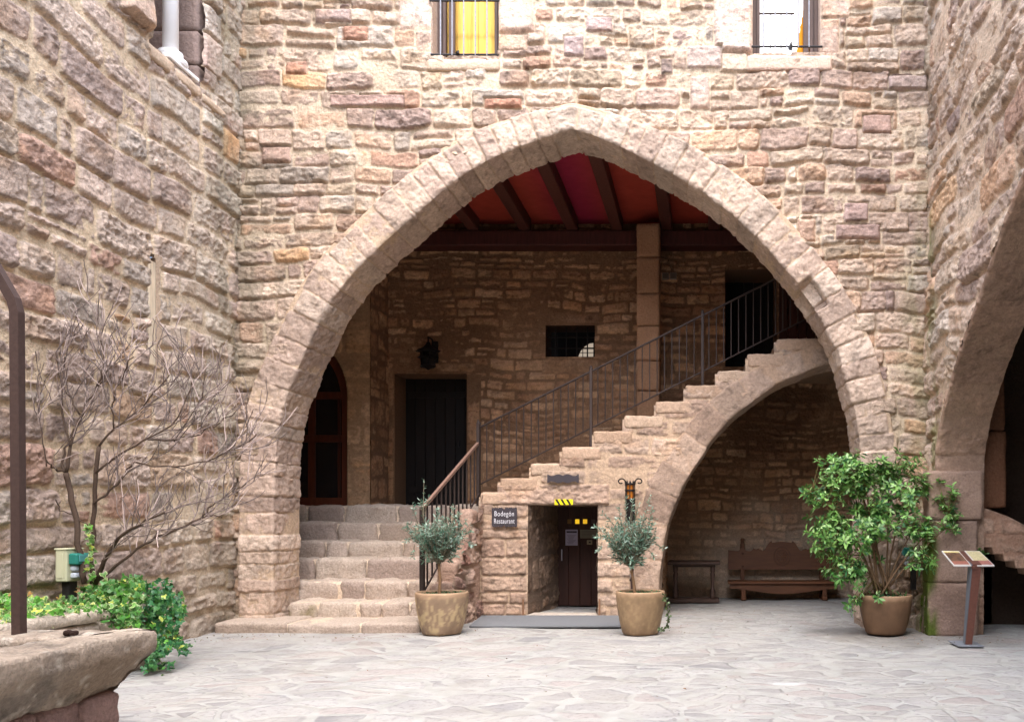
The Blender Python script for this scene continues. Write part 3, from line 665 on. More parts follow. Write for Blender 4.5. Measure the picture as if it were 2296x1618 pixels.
# slot with a wooden board in it
sb = MB(); sb.box((-5.9, SLY0 - .02, SLZ0 - .02), (-5.75, SLY1 + .02, SLZ1 + .02), (.02, .018, .016)); sb.box((-5.8, SLY0 - .02, SLZ0 - .02), (-5.37, SLY0, SLZ1), lin((140, 122, 108)))
sb.box((-5.8, SLY1, SLZ0 - .02), (-5.37, SLY1 + .02, SLZ1), lin((150, 130, 114))); sb.box((-5.8, SLY0, SLZ1 - .0), (-5.37, SLY1, SLZ1 + .03), lin((120, 104, 92)))
sb.build('slot_reveal', M_ASHLAR, left)
wd = MB(); wd.box((-5.48, SLY0 + .055, SLZ0 + .005), (-5.352, SLY1 - .004, SLZ1 - .05), lin((214, 196, 168)), .012)
o = wd.build('wooden_board', M_WOOD); tag(o, 'pale upright timber standing in the narrow slot of the left wall', 'board')

# ------------------------------------------------------------------ right wall with its arch
right = thing('side_wall', 'rough pinkish stone wall along the right side, cut by a wide arch', 'wall', (2.55, 8, 0))
def XR(z): return 2.41 + .165 * np.clip(np.asarray(z) / 1.6, 0, 1)
RA = [(9.42, -.05), (9.42, .6), (9.41, 1.2), (9.40, 1.75), (9.38, 1.95), (9.16, 2.31), (8.75, 2.70), (8.36, 2.97), (7.85, 3.28), (7.55, 3.50), (7.2, 3.72), (6.8, 3.92), (6.3, 4.08), (5.8, 4.13),
      (5.3, 4.05), (4.7, 3.8), (4.1, 3.3), (3.6, 2.6), (3.35, 1.8), (3.3, 0), (3.3, -.05)]
sR, qR = resample(RA, .04, 3); CR = resample(qR, .013)
polyR = [tuple(p) for p in qR]
dR = np.gradient(qR, axis=0); dR /= np.linalg.norm(dR, axis=1)[:, None]; nR = np.stack([dR[:, 1], -dR[:, 0]], 1)
qRo = qR + nR * .03; polyRo = [tuple(p) for p in qRo]
def right_part(y0, y1, z0, z1, res, seed, nm):
    U, V = grid(y0, y1, z0, z1, res); u_, v_ = U.ravel(), V.ravel()
    h, col = masonry(u_, v_, seed, ch=(.18, .36), cw=(.3, .8), relief=.05, rough=1.25, pal=PAL_MAIN, mort=(204, 180, 154), warp=1.4, mfill=.25, bev=.07, mvar=.6, rnd=.9, split=.08, joint=.004)
    h = h + .05 * fbm2(u_ * 1.2, v_ * 1.2, seed + 50, 3)
    nn = fbm2(u_ * 3, v_ * .7, 291, 4)
    g = sst(.75, .1, 10.0 - u_ + .35 * nn)
    col = stain(col, .62 * g * sst(5.2, 3.8, v_ + nn) * sst(-.2, .4, fbm2(u_ * 7, v_ * 2, 292, 3) + .12), (118, 120, 56))
    col = stain(col, .45 * g * sst(-.2, .5, fbm2(u_ * 5, v_ * 3, 294, 3)), (116, 110, 90))
    col = stain(col, .9 * sst(9.66, 9.58, u_ + .05 * nn) * sst(9.3, 9.5, u_) * sst(1.75, 1.3, v_ + .4 * nn) * sst(-.5, .2, fbm2(u_ * 9, v_ * 2, 293, 3)), (74, 96, 14))
    keep = ~in_poly(U, V, polyRo)
    pos = np.stack([XR(V), U, V], -1)
    sheet(nm, pos, np.array([-1., 0, 0]), U, V, h, col, keep, M_STONE, right)
right_part(6.5, 10.05, -.05, 7.45, .013, 71, 'wall_face')
for (a, b_, c, d) in ((-7, 6.8, -.05, 9.5), (6.52, 10.1, 7.3, 9.5)):
    U, V = grid(a, b_, c, d, .06); h, col = masonry(U.ravel(), V.ravel(), 72)
    sheet('outer_wall_face', np.stack([XR(V) + .03, U, V], -1), np.array([-1., 0, 0]), U, V, h, col, ~in_poly(U, V, polyRo), M_STONE, right)
PAL_RR = [(2, (168, 140, 120)), (1.3, (158, 130, 112)), (1, (176, 150, 131))]
arch_ring('arch_soffit', CR, -1, .07, .50, 2.52, 73, M_ASHLAR, right, PAL_RR, (158, 132, 112), vw=(.38, .62), axis=0, relief=.012, rough=1.1)
# inner order of the jamb, a little set back
sp = [((2.96, 9.56, 1.355), (3.32, 9.95, 2.2), .02, .012, 76, lin((120, 84, 62))),
      ((2.96, 9.56, 2.205), (3.3, 9.95, 3.4), .02, .012, 77, lin((124, 88, 66)))]
blocks('inner_jamb', sp, M_ASHLAR, right)
def moss(V_, C_): return stain(C_, .9 * sst(2.535, 2.47, V_[:, 0] + .05 * fbm3(V_, 4, 3)) * sst(1.45, 1.0, V_[:, 2]) * sst(-.6, .1, fbm3(V_ * np.array([1, 1, .3]), 9, 4)), (70, 92, 14))
sp = [((2.40, 9.34, -.02), (2.94, 9.62, .553), .012, .016, 78, lin((150, 126, 112)), dict(cvar=.2, tint=moss)), ((2.41, 9.345, .556), (2.94, 9.62, 1.222), .012, .014, 79, lin((154, 130, 114)), dict(cvar=.2, tint=moss)), ((2.41, 9.335, 1.224), (2.99, 9.62, 1.75), .014, .014, 80, lin((160, 134, 116)), dict(cvar=.2))]
blocks('jamb_pier', sp, M_ASHLAR, right)
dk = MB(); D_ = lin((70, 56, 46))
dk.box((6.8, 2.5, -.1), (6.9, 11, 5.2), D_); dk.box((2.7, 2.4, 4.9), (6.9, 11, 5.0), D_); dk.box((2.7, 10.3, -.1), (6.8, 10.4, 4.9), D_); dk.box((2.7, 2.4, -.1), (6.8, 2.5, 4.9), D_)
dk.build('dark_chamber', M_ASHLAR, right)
# stone stair flank inside the right arch, its underside stepped
st = thing('stone_stair', 'stone stair flank with a sawtooth underside, descending inside the right arch', 'stair', (3.3, 9.5, 0))
def top_(x): return 1.36 - .52 * max(0, x - 3.08)
pl = [(3.04, 1.36)]; x = 3.04
pl_top = [(3.0, 1.37), (3.3, 1.26), (5.2, .25)]
saw = []; x = 3.0; z = .93
while x < 5.0:
    saw += [(x, z), (x + .125, z)]; x += .125; z -= .075
    if z < .03: break
bm = MB()
def roughpoly(name, top, bot, y0, y1, seed, colr, parent):
    xs = np.linspace(top[0][0], top[-1][0], 130); zt = np.interp(xs, [p[0] for p in top], [p[1] for p in top]); zb = np.interp(xs, [p[0] for p in bot], [p[1] for p in bot])
    zt = np.maximum(zt, zb + .02); n = 40; T = np.linspace(0, 1, n)[:, None]; Z = zb + (zt - zb) * T; X = np.tile(xs, (n, 1))
    h, col = masonry(X.ravel(), Z.ravel(), seed, ch=(.2, .3), cw=(.4, .8), relief=.014, pal=PAL_RR, mort=(150, 120, 100), rough=.5, split=.05, warp=.4)
    I = np.arange(n * 130).reshape(n, 130); f = np.stack([I[:-1, :-1], I[:-1, 1:], I[1:, 1:], I[1:, :-1]], -1).reshape(-1, 4)
    Vf = np.stack([X.ravel(), y0 - h, Z.ravel()], 1); Vb = np.stack([X.ravel(), np.full(X.size, y1), Z.ravel()], 1)
    per = np.concatenate([I[0, :], I[1:, -1], I[-1, -2::-1], I[-2:0:-1, 0]]); per2 = np.roll(per, -1); o_ = n * 130
    side = np.stack([per, per + o_, per2 + o_, per2], 1)
    link_mesh(name, np.concatenate([Vf, Vb]), np.concatenate([f, side]), M_ASHLAR, parent, np.concatenate([col * np.asarray(colr), col * np.asarray(colr)]))
roughpoly('parapet', pl_top, saw, 9.45, 9.75, 81, (1.15, 1.12, 1.1), st)

# ------------------------------------------------------------------ the fourth side of the court, unseen behind the viewer, added to cut light into the hall
U, V = grid(-5.6, 2.8, -.05, 9.5, .08); h, col = masonry(U.ravel(), V.ravel(), 95)
o = sheet('added_court_wall', np.stack([U, np.full_like(U, -6.5), V], -1), np.array([0, 1., 0]), U, V, h, col, np.ones(U.shape, bool), M_STONE, None); o['label'] = 'unseen rubble stone wall added behind the viewer to cut light into the hall'; o['category'] = 'wall'; o['kind'] = 'thing'

# ------------------------------------------------------------------ vaulted hall behind the arch: back wall, end walls, ceiling
YB = 13.76
LAND = 1.43
back = thing('back_wall', 'dim coursed stone wall at the back of the hall behind the great arch', 'wall', (0, YB, 0))
def QB(dx, dy, Y=YB): return (PX(dx, Y), PZ(dy, Y))
dx0, dx1, dz1 = PX(885, YB), PX(1047, YB), PZ(838, YB)
ux0, ux1, uz0, uz1 = PX(1626, YB), PX(1742, YB), PZ(822, YB), PZ(605, YB)
wx0, wx1, wz0, wz1 = PX(1224, YB), PX(1334, YB), PZ(800, YB), PZ(730, YB)
U, V = grid(-6.4, 4.4, -.05, 6.05, .0155); u_, v_ = U.ravel(), V.ravel()
fe = [(PX(1212, YB), PX(1346, YB), PZ(728, YB), PZ(700, YB), (112, 86, 70), .02, .4), (PX(1215, YB), PX(1345, YB), PZ(840, YB), PZ(803, YB), (150, 122, 96), .02, .3),
      (PX(865, YB), PX(1068, YB), PZ(836, YB), PZ(812, YB), (140, 110, 84), .02, .3), (-5.4, dx0, 1.4, 2.2, (150, 112, 80), .02, .5), (-5.4, dx0, 2.2, 3.0, (128, 92, 68), .02, .5), (-5.4, dx0, 3.0, 3.7, (156, 122, 94), .02, .4),
      (dx1, dx1 + .25, 1.5, 2.4, (160, 124, 92), .02, .4), (dx1, dx1 + .22, 2.4, 3.5, (154, 118, 88), .02, .4)]
h, col = masonry(u_, v_, 101, ch=(.09, .19), cw=(.14, .42), relief=.034, pal=PAL_IN, mort=(124, 95, 71), feats=fe, joint=.010, split=.1, rough=.8, mfill=.4)
pl = sst(.05, .35, fbm2(u_ * .8, v_ * 1.0, 111, 4) - .3 * sst(4.0, 5.0, v_) + .35 * sst(2.6, 1.6, np.abs(v_ - 2.6)) * sst(-4, -3, u_) - .1)
plc = lin((172, 138, 108))[None] * (1 + .18 * fbm2(u_ * 3, v_ * 3, 112, 4))[:, None]
col = col * (1 - .25 * pl[:, None]) + plc * .25 * pl[:, None]; h = h * (1 - .35 * pl) + .01 * pl
col = stain(col, .5 * sst(1.6, .4, v_ + .5 * fbm2(u_ * 1.6, v_ * 2, 113, 3)) * sst(-1.2, -.4, u_), (196, 180, 160))
col = stain(col, .65 * sst(2.0, 2.4, v_) * sst(-.1, .3, fbm2(u_ * 1.2, v_ * 1.6, 115, 3)) * sst(-1.0, -.3, u_) * sst(4, 3, v_), (96, 66, 48))
keep = ~((U > dx0) & (U < dx1) & (V < dz1) & (V > 1.2)) & ~((U > ux0) & (U < ux1) & (V > uz0) & (V < uz1)) & ~((U > wx0) & (U < wx1) & (V > wz0) & (V < wz1))
sheet('wall_face', np.stack([U, np.full_like(U, YB), V], -1), np.array([0, -1., 0]), U, V, h, col, keep, M_STONE, back)
DKW = lin((46, 30, 22)); VDK = lin((26, 18, 14))
def doorway(x0, x1, z0, z1, dep, name, nboards, colr, rails):
    rv = MB(); rc = lin((120, 92, 70))
    rv.box((x0 - .03, YB - .0, z0), (x0, YB + dep + .1, z1), rc); rv.box((x1, YB, z0), (x1 + .03, YB + dep + .1, z1), rc); rv.box((x0 - .03, YB, z1), (x1 + .03, YB + dep + .1, z1 + .03), rc)
    rv.build('door_reveal', M_ASHLAR, back)
    d = MB(); w = (x1 - x0) / nboards
    for k in range(nboards): d.box((x0 + k * w + .003, YB + dep, z0), (x0 + (k + 1) * w - .003, YB + dep + .05, z1), colr * (.85 + .3 * ((k * 7) % 5) / 5), .006)
    for zr in rails: d.box((x0 + .06, YB + dep - .02, zr), (x1 - .06, YB + dep + .004, zr + .1), colr * 1.1, .006)
    return d.build(name, M_WOOD, back)
d1 = doorway(dx0, dx1, LAND, dz1, .5, 'door', 7, VDK * .8, (1.5, 1.66, 3.2))
d2 = doorway(ux0, ux1, uz0 - .1, uz1, .75, 'door', 5, VDK * .25, ())  # near-black boards stand for the dark of the open doorway
for dd, x in ((d1, dx1 - .25), (d2, ux0 + .2)):
    hb = MB(); hb.tube([(x, YB + (.44 if dd == d1 else .70), 2.4 if dd == d1 else 4.5), (x, YB + (.47 if dd == d1 else .73), 2.5 if dd == d1 else 4.6)], .012, BLK, 6); hb.build('door_handle', M_IRON, dd)
# barred window
rv = MB(); rc = lin((70, 50, 40))
rv.box((wx0 - .03, YB, wz0), (wx0, YB + .5, wz1), rc); rv.box((wx1, YB, wz0), (wx1 + .03, YB + .5, wz1), rc); rv.box((wx0 - .03, YB, wz1), (wx1 + .03, YB + .5, wz1 + .03), rc); rv.box((wx0 - .03, YB, wz0 - .03), (wx1 + .03, YB + .5, wz0), rc)
win = rv.build('window', M_ASHLAR, back)
rv = MB(); rv.box((wx0 - .03, YB + 1.3, wz0 - .3), (wx1 + .6, YB + 1.35, wz1 + .5), VDK * .4); rv.build('room_back', M_WOOD, win)
gr = MB()
for k in range(4):
    x = wx0 + (wx1 - wx0) * (k + .8) / 4.6; gr.tube([(x, YB + .12, wz0), (x, YB + .12, wz1)], .011, VDK, 6)
for k in (.33, .68): gr.tube([(wx0, YB + .125, wz0 + (wz1 - wz0) * k), (wx1, YB + .125, wz0 + (wz1 - wz0) * k)], .011, VDK, 6)
gr.build('window_grille', M_IRON, win)
yl = YB + 1.27
lp = [(PX(1297, yl), PZ(799, yl)), (PX(1330, yl), PZ(799, yl)), (PX(1330, yl), PZ(769, yl)), (PX(1322, yl), PZ(770, yl)), (PX(1311, yl), PZ(777, yl)), (PX(1302, yl), PZ(787, yl))]
lm = MB(); lm.prism(lp, yl, yl + .02, lin((180, 165, 148))); lm.build('lit_pane', M_LIT, win)
gb = MB()
for x in (1307, 1318): gb.box((PX(x, yl) - .006, yl - .02, PZ(800, yl)), (PX(x, yl) + .006, yl - .005, PZ(768, yl)), VDK)
for y_ in (782, 791): gb.box((PX(1296, yl), yl - .02, PZ(y_, yl) - .005), (PX(1331, yl), yl - .006, PZ(y_, yl) + .005), VDK)
gb.build('glazing_bar', M_WOOD, win)
# the nearer length of wall on the left, with its glazed arched door
YN = 13.0
nx1 = PX(830, YN)
ac = PX(690, YN); aw = PX(778, YN) - ac; zs = PZ(885, YN)
apts = []
for k in range(13): 
    a = k / 12 * math.radians(68); r_ = 1.6 * aw * 1.0
    apts.append((ac + aw - r_ + r_ * math.cos(a), zs + r_ * math.sin(a)))
apts = [p for p in apts if p[0] > ac]
apx = apts[-1][1] + .03
half = [(ac + aw, LAND)] + apts + [(ac, apx)]
aop = half + [(2 * ac - x, z) for (x, z) in half[::-1]]
U, V = grid(-6.6, nx1, 1.0, 6.05, .016); u_, v_ = U.ravel(), V.ravel()
h, col = masonry(u_, v_, 121, ch=(.25, .4), cw=(.4, .8), relief=.010, pal=[(1, (184, 150, 116)), (1, (174, 138, 106)), (1, (192, 160, 128))], mort=(160, 130, 100), rough=.5, split=.03)
near = thing('side_wall', 'smooth ochre wall of the hall holding the glazed arched door, left of the black doorway', 'wall', (-5.3, YN, LAND))
sheet('wall_face', np.stack([U, np.full_like(U, YN), V], -1), np.array([0, -1., 0]), U, V, h, col, ~in_poly(U, V, aop), M_ASHLAR, near)
U, V = grid(YN, YB, 1.0, 6.05, .02); h, col = masonry(U.ravel(), V.ravel(), 122, ch=(.25, .5), cw=(.3, .5), relief=.010, pal=PAL_IN, mort=(124, 96, 74), rough=.4, mfill=.5)
sheet('corner_face', np.stack([np.full_like(U, nx1), U, V], -1), np.array([1., 0, 0]), U, V, h, col, np.ones(U.shape, bool), M_ASHLAR, near)
def inset(poly, d):
    cx_ = ac; out = []
    for (x, z) in poly:
        nx_ = cx_ + (x - cx_) * (1 - d / aw); out.append((nx_, max(LAND + .0, z - (d if z > zs else 0) if z > LAND + .01 else LAND + d)))
    return out
inn = inset(aop, .12); fr = MB(); n_ = len(aop); RW = lin((92, 44, 24))
Vf = [(x, YN + .10, z) for (x, z) in aop] + [(x, YN + .10, z) for (x, z) in inn] + [(x, YN + .2, z) for (x, z) in inn] + [(x, YN + .2, z) for (x, z) in aop]
Ff = [(i, (i + 1) % n_, (i + 1) % n_ + n_, i + n_) for i in range(n_)] + [(i + n_, (i + 1) % n_ + n_, (i + 1) % n_ + 2 * n_, i + 2 * n_) for i in range(n_)]
fr.add(Vf, Ff, RW)
ad = fr.build('arched_door', M_WOOD, near)
br = MB()
for z_ in (zs - .05, LAND + .95): br.box((ac - aw + .1, YN + .11, z_), (ac + aw - .1, YN + .19, z_ + .11), RW * .7)
br.box((ac - .05, YN + .115, LAND + .1), (ac + .05, YN + .185, apx - .15), RW * .8); br.box((ac + aw - .2, YN + .14, LAND + .1), (ac + aw - .16, YN + .18, zs), RW * .5)
br.build('door_bar', M_WOOD, ad)
gl = MB(); gl.prism(inn, YN + .165, YN + .175, (.02, .02, .02)); gl.build('door_glass', M_GLASS, ad)
rv = MB(); 
Vr = [(x, YN, z) for (x, z) in aop] + [(x, YN + .12, z) for (x, z) in aop]
rv.add(Vr, [(i, (i + 1) % n_, (i + 1) % n_ + n_, i + n_) for i in range(n_)], lin((150, 118, 90))); rv.build('door_reveal', M_ASHLAR, ad)

# end walls and the wooden screen at the head of the stair
for (nm, lb, xx) in (('end_wall', 'plain dim end wall of the hall, left of the steps behind the arch', -6.45), ('end_wall', 'plain dim end wall of the hall, right of the stair behind the arch', 3.3)):
    U, V = grid(10.62, YB, -.05, 6.05, .05); h, col = masonry(U.ravel(), V.ravel(), 131, pal=PAL_IN, mort=(150, 122, 94))
    tag(sheet(nm, np.stack([np.full_like(U, xx), U, V], -1), np.array([1. if xx < 0 else -1., 0, 0]), U, V, h, col, np.ones(U.shape, bool), M_STONE, None), lb, 'wall')
# rear face of the main wall (seen only from inside)
rb = MB(); a0, a1 = CURVE[1][0][0] - .3, CURVE[1][-1][0] + .3
rb.box((-6.5, 10.3, 0), (a0 - .0, 10.66, 6), lin((150, 126, 104))); rb.build('rear_face', M_STONE, main)
rb = MB(); rb.box((a1, 10.3, 0), (3.4, 10.66, 6), lin((150, 126, 104))); rb.build('rear_face', M_STONE, main)
scr = thing('wood_screen', 'dark red brown plank screen at the head of the stair, right of the black doorway', 'screen', (1.7, YB - .12, 3.5))
sx0, sx1 = ux1 + .02, 2.9; nb = 12
w = MB()
for k in range(nb):
    a = sx0 + (sx1 - sx0) * k / nb; w.box((a + .006, YB - .12, 3.4), (a + (sx1 - sx0) / nb - .006, YB - .08, 5.0), lin((70, 38, 28)) * (.8 + .4 * ((k * 5) % 7) / 7), .004)
w.build('plank', M_WOOD, scr)
w = MB(); w.box((sx0, YB - .15, 4.98), (sx1, YB - .05, 5.08), lin((60, 34, 26))); w.build('top_rail', M_WOOD, scr)

ce = thing('timber_ceiling', 'dark red plaster ceiling carried on heavy brown beams behind the arch', 'ceiling', (-1.5, 12.2, 5.85))
U, V = grid(-6.5, 3.4, 10.60, 13.78, .06); I = np.arange(U.size).reshape(U.shape)
c = lin((160, 64, 50))[None] * (1 + .12 * fbm2(U.ravel() * 1.5, V.ravel() * 1.5, 141, 3))[:, None]
magenta_glow = np.exp(-((U.ravel() + 1.85) / .42) ** 2)[:, None]
c = c * (1 - magenta_glow) + lin((146, 42, 66))[None] * magenta_glow  # magenta glow painted into the plaster colour of one strip
link_mesh('ceiling_panel', np.stack([U, V, np.full_like(U, 5.86) + .01 * fbm2(U, V, 142, 2)], -1).reshape(-1, 3), np.stack([I[:-1, :-1], I[1:, :-1], I[1:, 1:], I[:-1, 1:]], -1).reshape(-1, 4), M_RED, ce, c)
bx_px = [953, 1065, 1180, 1285, 1385, 1495, 1600, 1705, 1810]
for i, bp in enumerate(bx_px):
    x = PX(bp, 13.55); b_ = MB(); b_.box((x - .085, 10.58, 5.665), (x + .085, 13.5, 5.90), lin((84, 46, 38)) * (.9 + .2 * h01(i, 5)), .012); b_.build('beam', M_WOOD, ce)
b_ = MB(); b_.box((-6.5, 13.42, 5.43), (3.4, 13.75, 5.66), lin((74, 38, 34)), .015); b_.build('wall_plate', M_WOOD, ce)
rf = MB(); rf.box((-6.6, 10.4, 5.95), (3.6, 15.5, 6.05), lin((90, 70, 60))); rf.box((-6.6, 15.4, 0), (3.6, 15.5, 6), lin((30, 24, 20))); rf.build('floor_above', M_WOOD, ce)

pil = thing('stone_pillar', 'square stone pillar standing against the wall plate, above the stair', 'pillar', (-.84, 13.2, 1.5))
sp = []; z = 1.5; px0, px1 = PX(1427, 13.05), PX(1479, 13.05)
for i, hh in enumerate((.55, .5, .6, .45, .52, .48, .55, .5)):
    z2 = min(5.66, z + hh)
    if z2 > z + .05: sp.append(((px0, 13.05, z), (px1, 13.42, z2 - .006), .02, .012, 150 + i, lin((156, 120, 92)) * (.85 + .3 * h01(i, 8)), dict(res=.045)))
    z = z2
blocks('shaft', sp, M_ASHLAR, pil)

# ------------------------------------------------------------------ the stair on its half arch
YS = 11.14
def QS(dx, dy, Y=YS): return (PX(dx, Y), PZ(dy, Y))
stair = thing('stone_staircase', 'long stone staircase rising to the right on a half arch, cellar door below', 'staircase', (-1, YS, 0))
SXp = [1078, 1121, 1190, 1260, 1331, 1400, 1470, 1537, 1608, 1676, 1740]; SYp = [1103, 1071, 1038.6, 1002, 966, 931, 899, 863, 830, 794, 759]
SX = [PX(x, YS) for x in SXp] + [3.2]; SZ = [PZ(y, YS) for y in SYp]
AS = [(1478, 1402), (1479, 1326), (1481, 1277), (1487.6, 1229), (1498, 1178), (1512, 1137), (1529, 1096), (1549.5, 1059), (1572.5, 1026), (1602, 980), (1641.7, 937), (1701, 890), (1753.6, 857), (1803, 835), (1845.7, 819), (1920, 803), (2010, 798), (2130, 798)]
sA, qA = resample([QS(*p) for p in AS], .04, 5); CA = resample(qA, .014)
polyA = [tuple(p) for p in qA] + [(qA[-1][0], -1), (qA[0][0], -1)]
dA = np.gradient(qA, axis=0); dA /= np.linalg.norm(dA, axis=1)[:, None]; qAo = qA + np.stack([-dA[:, 1], dA[:, 0]], 1) * .12
polyAo = [tuple(p) for p in qAo] + [(qAo[-1][0], -1), (qAo[0][0], -1)]
LT = CA[0][-1]
DX0, DX1, DZ1 = PX(1185, YS), PX(1340, YS), PZ(1133, YS)
U, V = grid(SX[0] - .02, 2.6, -.05, 3.6, .0125); u_, v_ = U.ravel(), V.ravel()
LNT = (PX(1112, YS), PX(1368, YS), PZ(1133, YS), PZ(1084, YS), (174, 148, 130), .035, 1.3, .006)
fe = [LNT]
zz = [0, .155, .30, .505, .74, .975, 1.10, 1.36]
for i in range(7):
    if i in (2, 3, 5): fe.append((SX[0], DX0 - .01, zz[i], zz[i + 1], [(178, 150, 128), (166, 136, 118), (186, 158, 136)][i % 3], .035, .9, .006))
    elif i != 6:
        m_ = SX[0] + (DX0 - SX[0]) * (.52 + .08 * (i % 2)); fe += [(SX[0], m_, zz[i], zz[i + 1], [(172, 142, 122), (184, 156, 132)][i % 2], .035, .9, .006), (m_, DX0 - .01, zz[i], zz[i + 1], [(180, 152, 130), (166, 138, 118)][i % 2], .035, .9, .006)]
h, col = masonry(u_, v_, 161, ch=(.17, .27), cw=(.35, .8), relief=.024, pal=PAL_STAIR, mort=(190, 164, 138), feats=fe, joint=.005, split=.03, warp=.5, rough=.75, mfill=.55, mvar=.35, bev=.03)
top = np.full(U.shape, -1.0)
for i in range(len(SZ)): top = np.where((U >= SX[i] - .03) & (U < SX[i + 1]), SZ[i] - .05, top)
keep = (V < top) & ~((U > DX0) & (U < DX1) & (V < DZ1)) & ~in_poly(U, V, polyAo)
col = stain(col, .25 * sst(.5, 0, v_ + .3 * fbm2(u_ * 3, v_ * 3, 163, 3)), (120, 104, 94))
sheet('stair_wall', np.stack([U, np.full_like(U, YS), V], -1), np.array([0, -1., 0]), U, V, h, col, keep, M_ASHLAR, stair)
def under(x):
    return float(np.interp(x, qA[:, 0], qA[:, 1])) if x > qA[0][0] + .02 else 0
def tfun(s): return float(np.interp(s, [0, .3 * LT, .62 * LT, .8 * LT, LT], [.40, .42, .34, .22, .18]))
topf = lambda V_: V_[:, 2] < np.interp(V_[:, 0], SX, SZ + [SZ[-1]]) + .05
arch_ring('arch_ring', CA, 1, tfun, .72, YS - .022, 171, M_ASHLAR, stair, PAL_STAIR, (180, 152, 128), vw=(.3, .5), relief=.012, rough=.6)
for i in range(len(SZ)):
    x0, x1 = SX[i], SX[i + 1] + (.10 if i < len(SZ) - 1 else 0); z1 = SZ[i]
    cc = lin([(188, 160, 136), (180, 152, 128), (194, 168, 144)][i % 3]) * (.92 if i > 6 else 1)
    xm = x0 + (x1 - x0) * (.45 + .3 * h01(i, 77))
    sp = [((x0, YS - .030, z1 - .165), (x1, 13.7, z1), .028, .018, 180 + i, cc, dict(res=.03))]
    blocks('step', sp, M_ASHLAR, stair)
cr = MB(); ccol = lin((150, 124, 100))
for i in range(len(SZ)):
    n_ = 2
    for k in range(n_):
        a = SX[i] + (SX[i + 1] - SX[i]) * k / n_; b2 = SX[i] + (SX[i + 1] - SX[i]) * (k + 1) / n_
        if a > DX1 + .25:
            z0 = max(under(a), under(b2)) + .16 if b2 > qA[0][0] else 0
        elif b2 < DX0 - .0: z0 = 0
        else: z0 = DZ1 + .03
        z0 = min(z0, SZ[i] - .18)
        cr.box((a, YS + .06, z0), (b2, 13.72, SZ[i] - .07), ccol, .001)
cr.box((DX1 + .02, YS + .72, 0), (qA[0][0] - .03, 13.72, 1.6), ccol, .001)
cr.build('stair_core', M_STONE, stair)
# side of the pier, facing the bench recess
U, V = grid(YS + .70, 13.75, -.05, 2.6, .02); h, col = masonry(U.ravel(), V.ravel(), 175, pal=PAL_IN, relief=.03)
sheet('pier_side', np.stack([np.full_like(U, qA[0][0] - .02), U, V], -1), np.array([1., 0, 0]), U, V, h, col, np.ones(U.shape, bool), M_STONE, stair)
# cellar passage and door
YD = 12.35
rvs = []
U, V = grid(0, 1, -.02, 1.42, .02); 
def reveal(xa, ya, xb, yb, nm, seed, sgn):
    L_ = math.hypot(xb - xa, yb - ya); U, V = grid(0, L_, -.03, 1.45, .016); h, col = masonry(U.ravel(), V.ravel(), seed, ch=(.2, .5), cw=(.3, .6), relief=.022, pal=[(1, (140, 118, 102)), (1, (126, 104, 90)), (.6, (152, 130, 112))], rough=.9, mort=(120, 102, 88), mfill=.4)
    t = U / L_; pos = np.stack([xa + (xb - xa) * t, ya + (yb - ya) * t, V], -1); nn = np.array([(yb - ya), -(xb - xa), 0]) / L_ * sgn
    sheet(nm, pos, nn, U, V, h, col, np.ones(U.shape, bool), M_STONE, stair)
xdl = PX(1250, YD)
reveal(DX0 - .012, YS - .028, xdl, YD, 'door_reveal', 176, 1); reveal(DX1 + .012, YS - .028, DX1 + .05, YD, 'door_reveal', 177, -1)
sl_ = MB(); sl_.box((DX0 - .1, YS + .04, DZ1 + .0), (DX1 + .1, YD + .2, DZ1 + .05), lin((110, 88, 70))); sl_.build('lintel_soffit', M_ASHLAR, stair)
ts = MB(); ts.box((DX0 - .03, YS - .02, -.03), (DX1 + .03, YS + .22, .022), lin((190, 178, 164)), .008); ts.build('threshold', M_ASHLAR, stair)
bk = MB(); bk.box((DX0 - .2, YD + .12, 0), (DX1 + .2, YD + .2, 1.5), VDK); bk.build('passage_back', M_WOOD, stair)
dw = MB(); nb = 5; xdr = DX1 + .08
for k in range(nb):
    a = xdl + (xdr - xdl) * k / nb; dw.box((a + .002, YD, .01), (a + (xdr - xdl) / nb - .002, YD + .05, 1.44), lin((58, 32, 22)) * (.85 + .3 * h01(k, 3)), .004)
cd = dw.build('door', M_WOOD, stair)
for k, (px, cc, lit) in enumerate(((1277, (120, 84, 20), 0), (1294.5, (240, 190, 40), 1), (1312, (224, 172, 40), 1), (1331, (84, 66, 58), 0))):
    pm = MB(); x, y_, z = P(px, 1168.5, YD); pm.box((x - .029, YD - .012, z - .032), (x + .029, YD - .001, z + .032), lin(cc), .003)
    pm.build('pane', M_LIT if lit else M_PAINT, cd)
hm = MB(); x, y_, z = P(1259.6, 1243.5, YD - .05); hm.box((x - .008, YD - .06, z - .08), (x + .008, YD - .045, z + .08), lin((190, 190, 200)), .003); hm.box((x - .005, YD - .05, z - .06), (x + .005, YD, z - .05), lin((150, 150, 160)), .002); hm.box((x - .005, YD - .05, z + .05), (x + .005, YD, z + .06), lin((150, 150, 160)), .002)
hm.build('door_handle', M_PAINT, cd)
def notice(name, px0, px1, py0, py1, base, marks, label, Y):
    t = MB(); t.box((PX(px0, Y), Y - .006, PZ(py1, Y)), (PX(px1, Y), Y - .003, PZ(py0, Y)), lin(base), .001)
    for (a, b_, c, d, cc) in marks: t.box((PX(a, Y), Y - .0095, PZ(d, Y)), (PX(b_, Y), Y - .0065, PZ(c, Y)), lin(cc), .0005)
    return tag(t.build(name, M_PAINT), label, 'notice')
mk = [(1270.5, 1293.5, 1190, 1193.5, (40, 34, 44))] + [(1272 + (k % 3) * 1.5, 1291 - (k % 4) * 2, 1199 + k * 2.6, 1200.2 + k * 2.6, (128, 120, 140)) for k in range(8)]
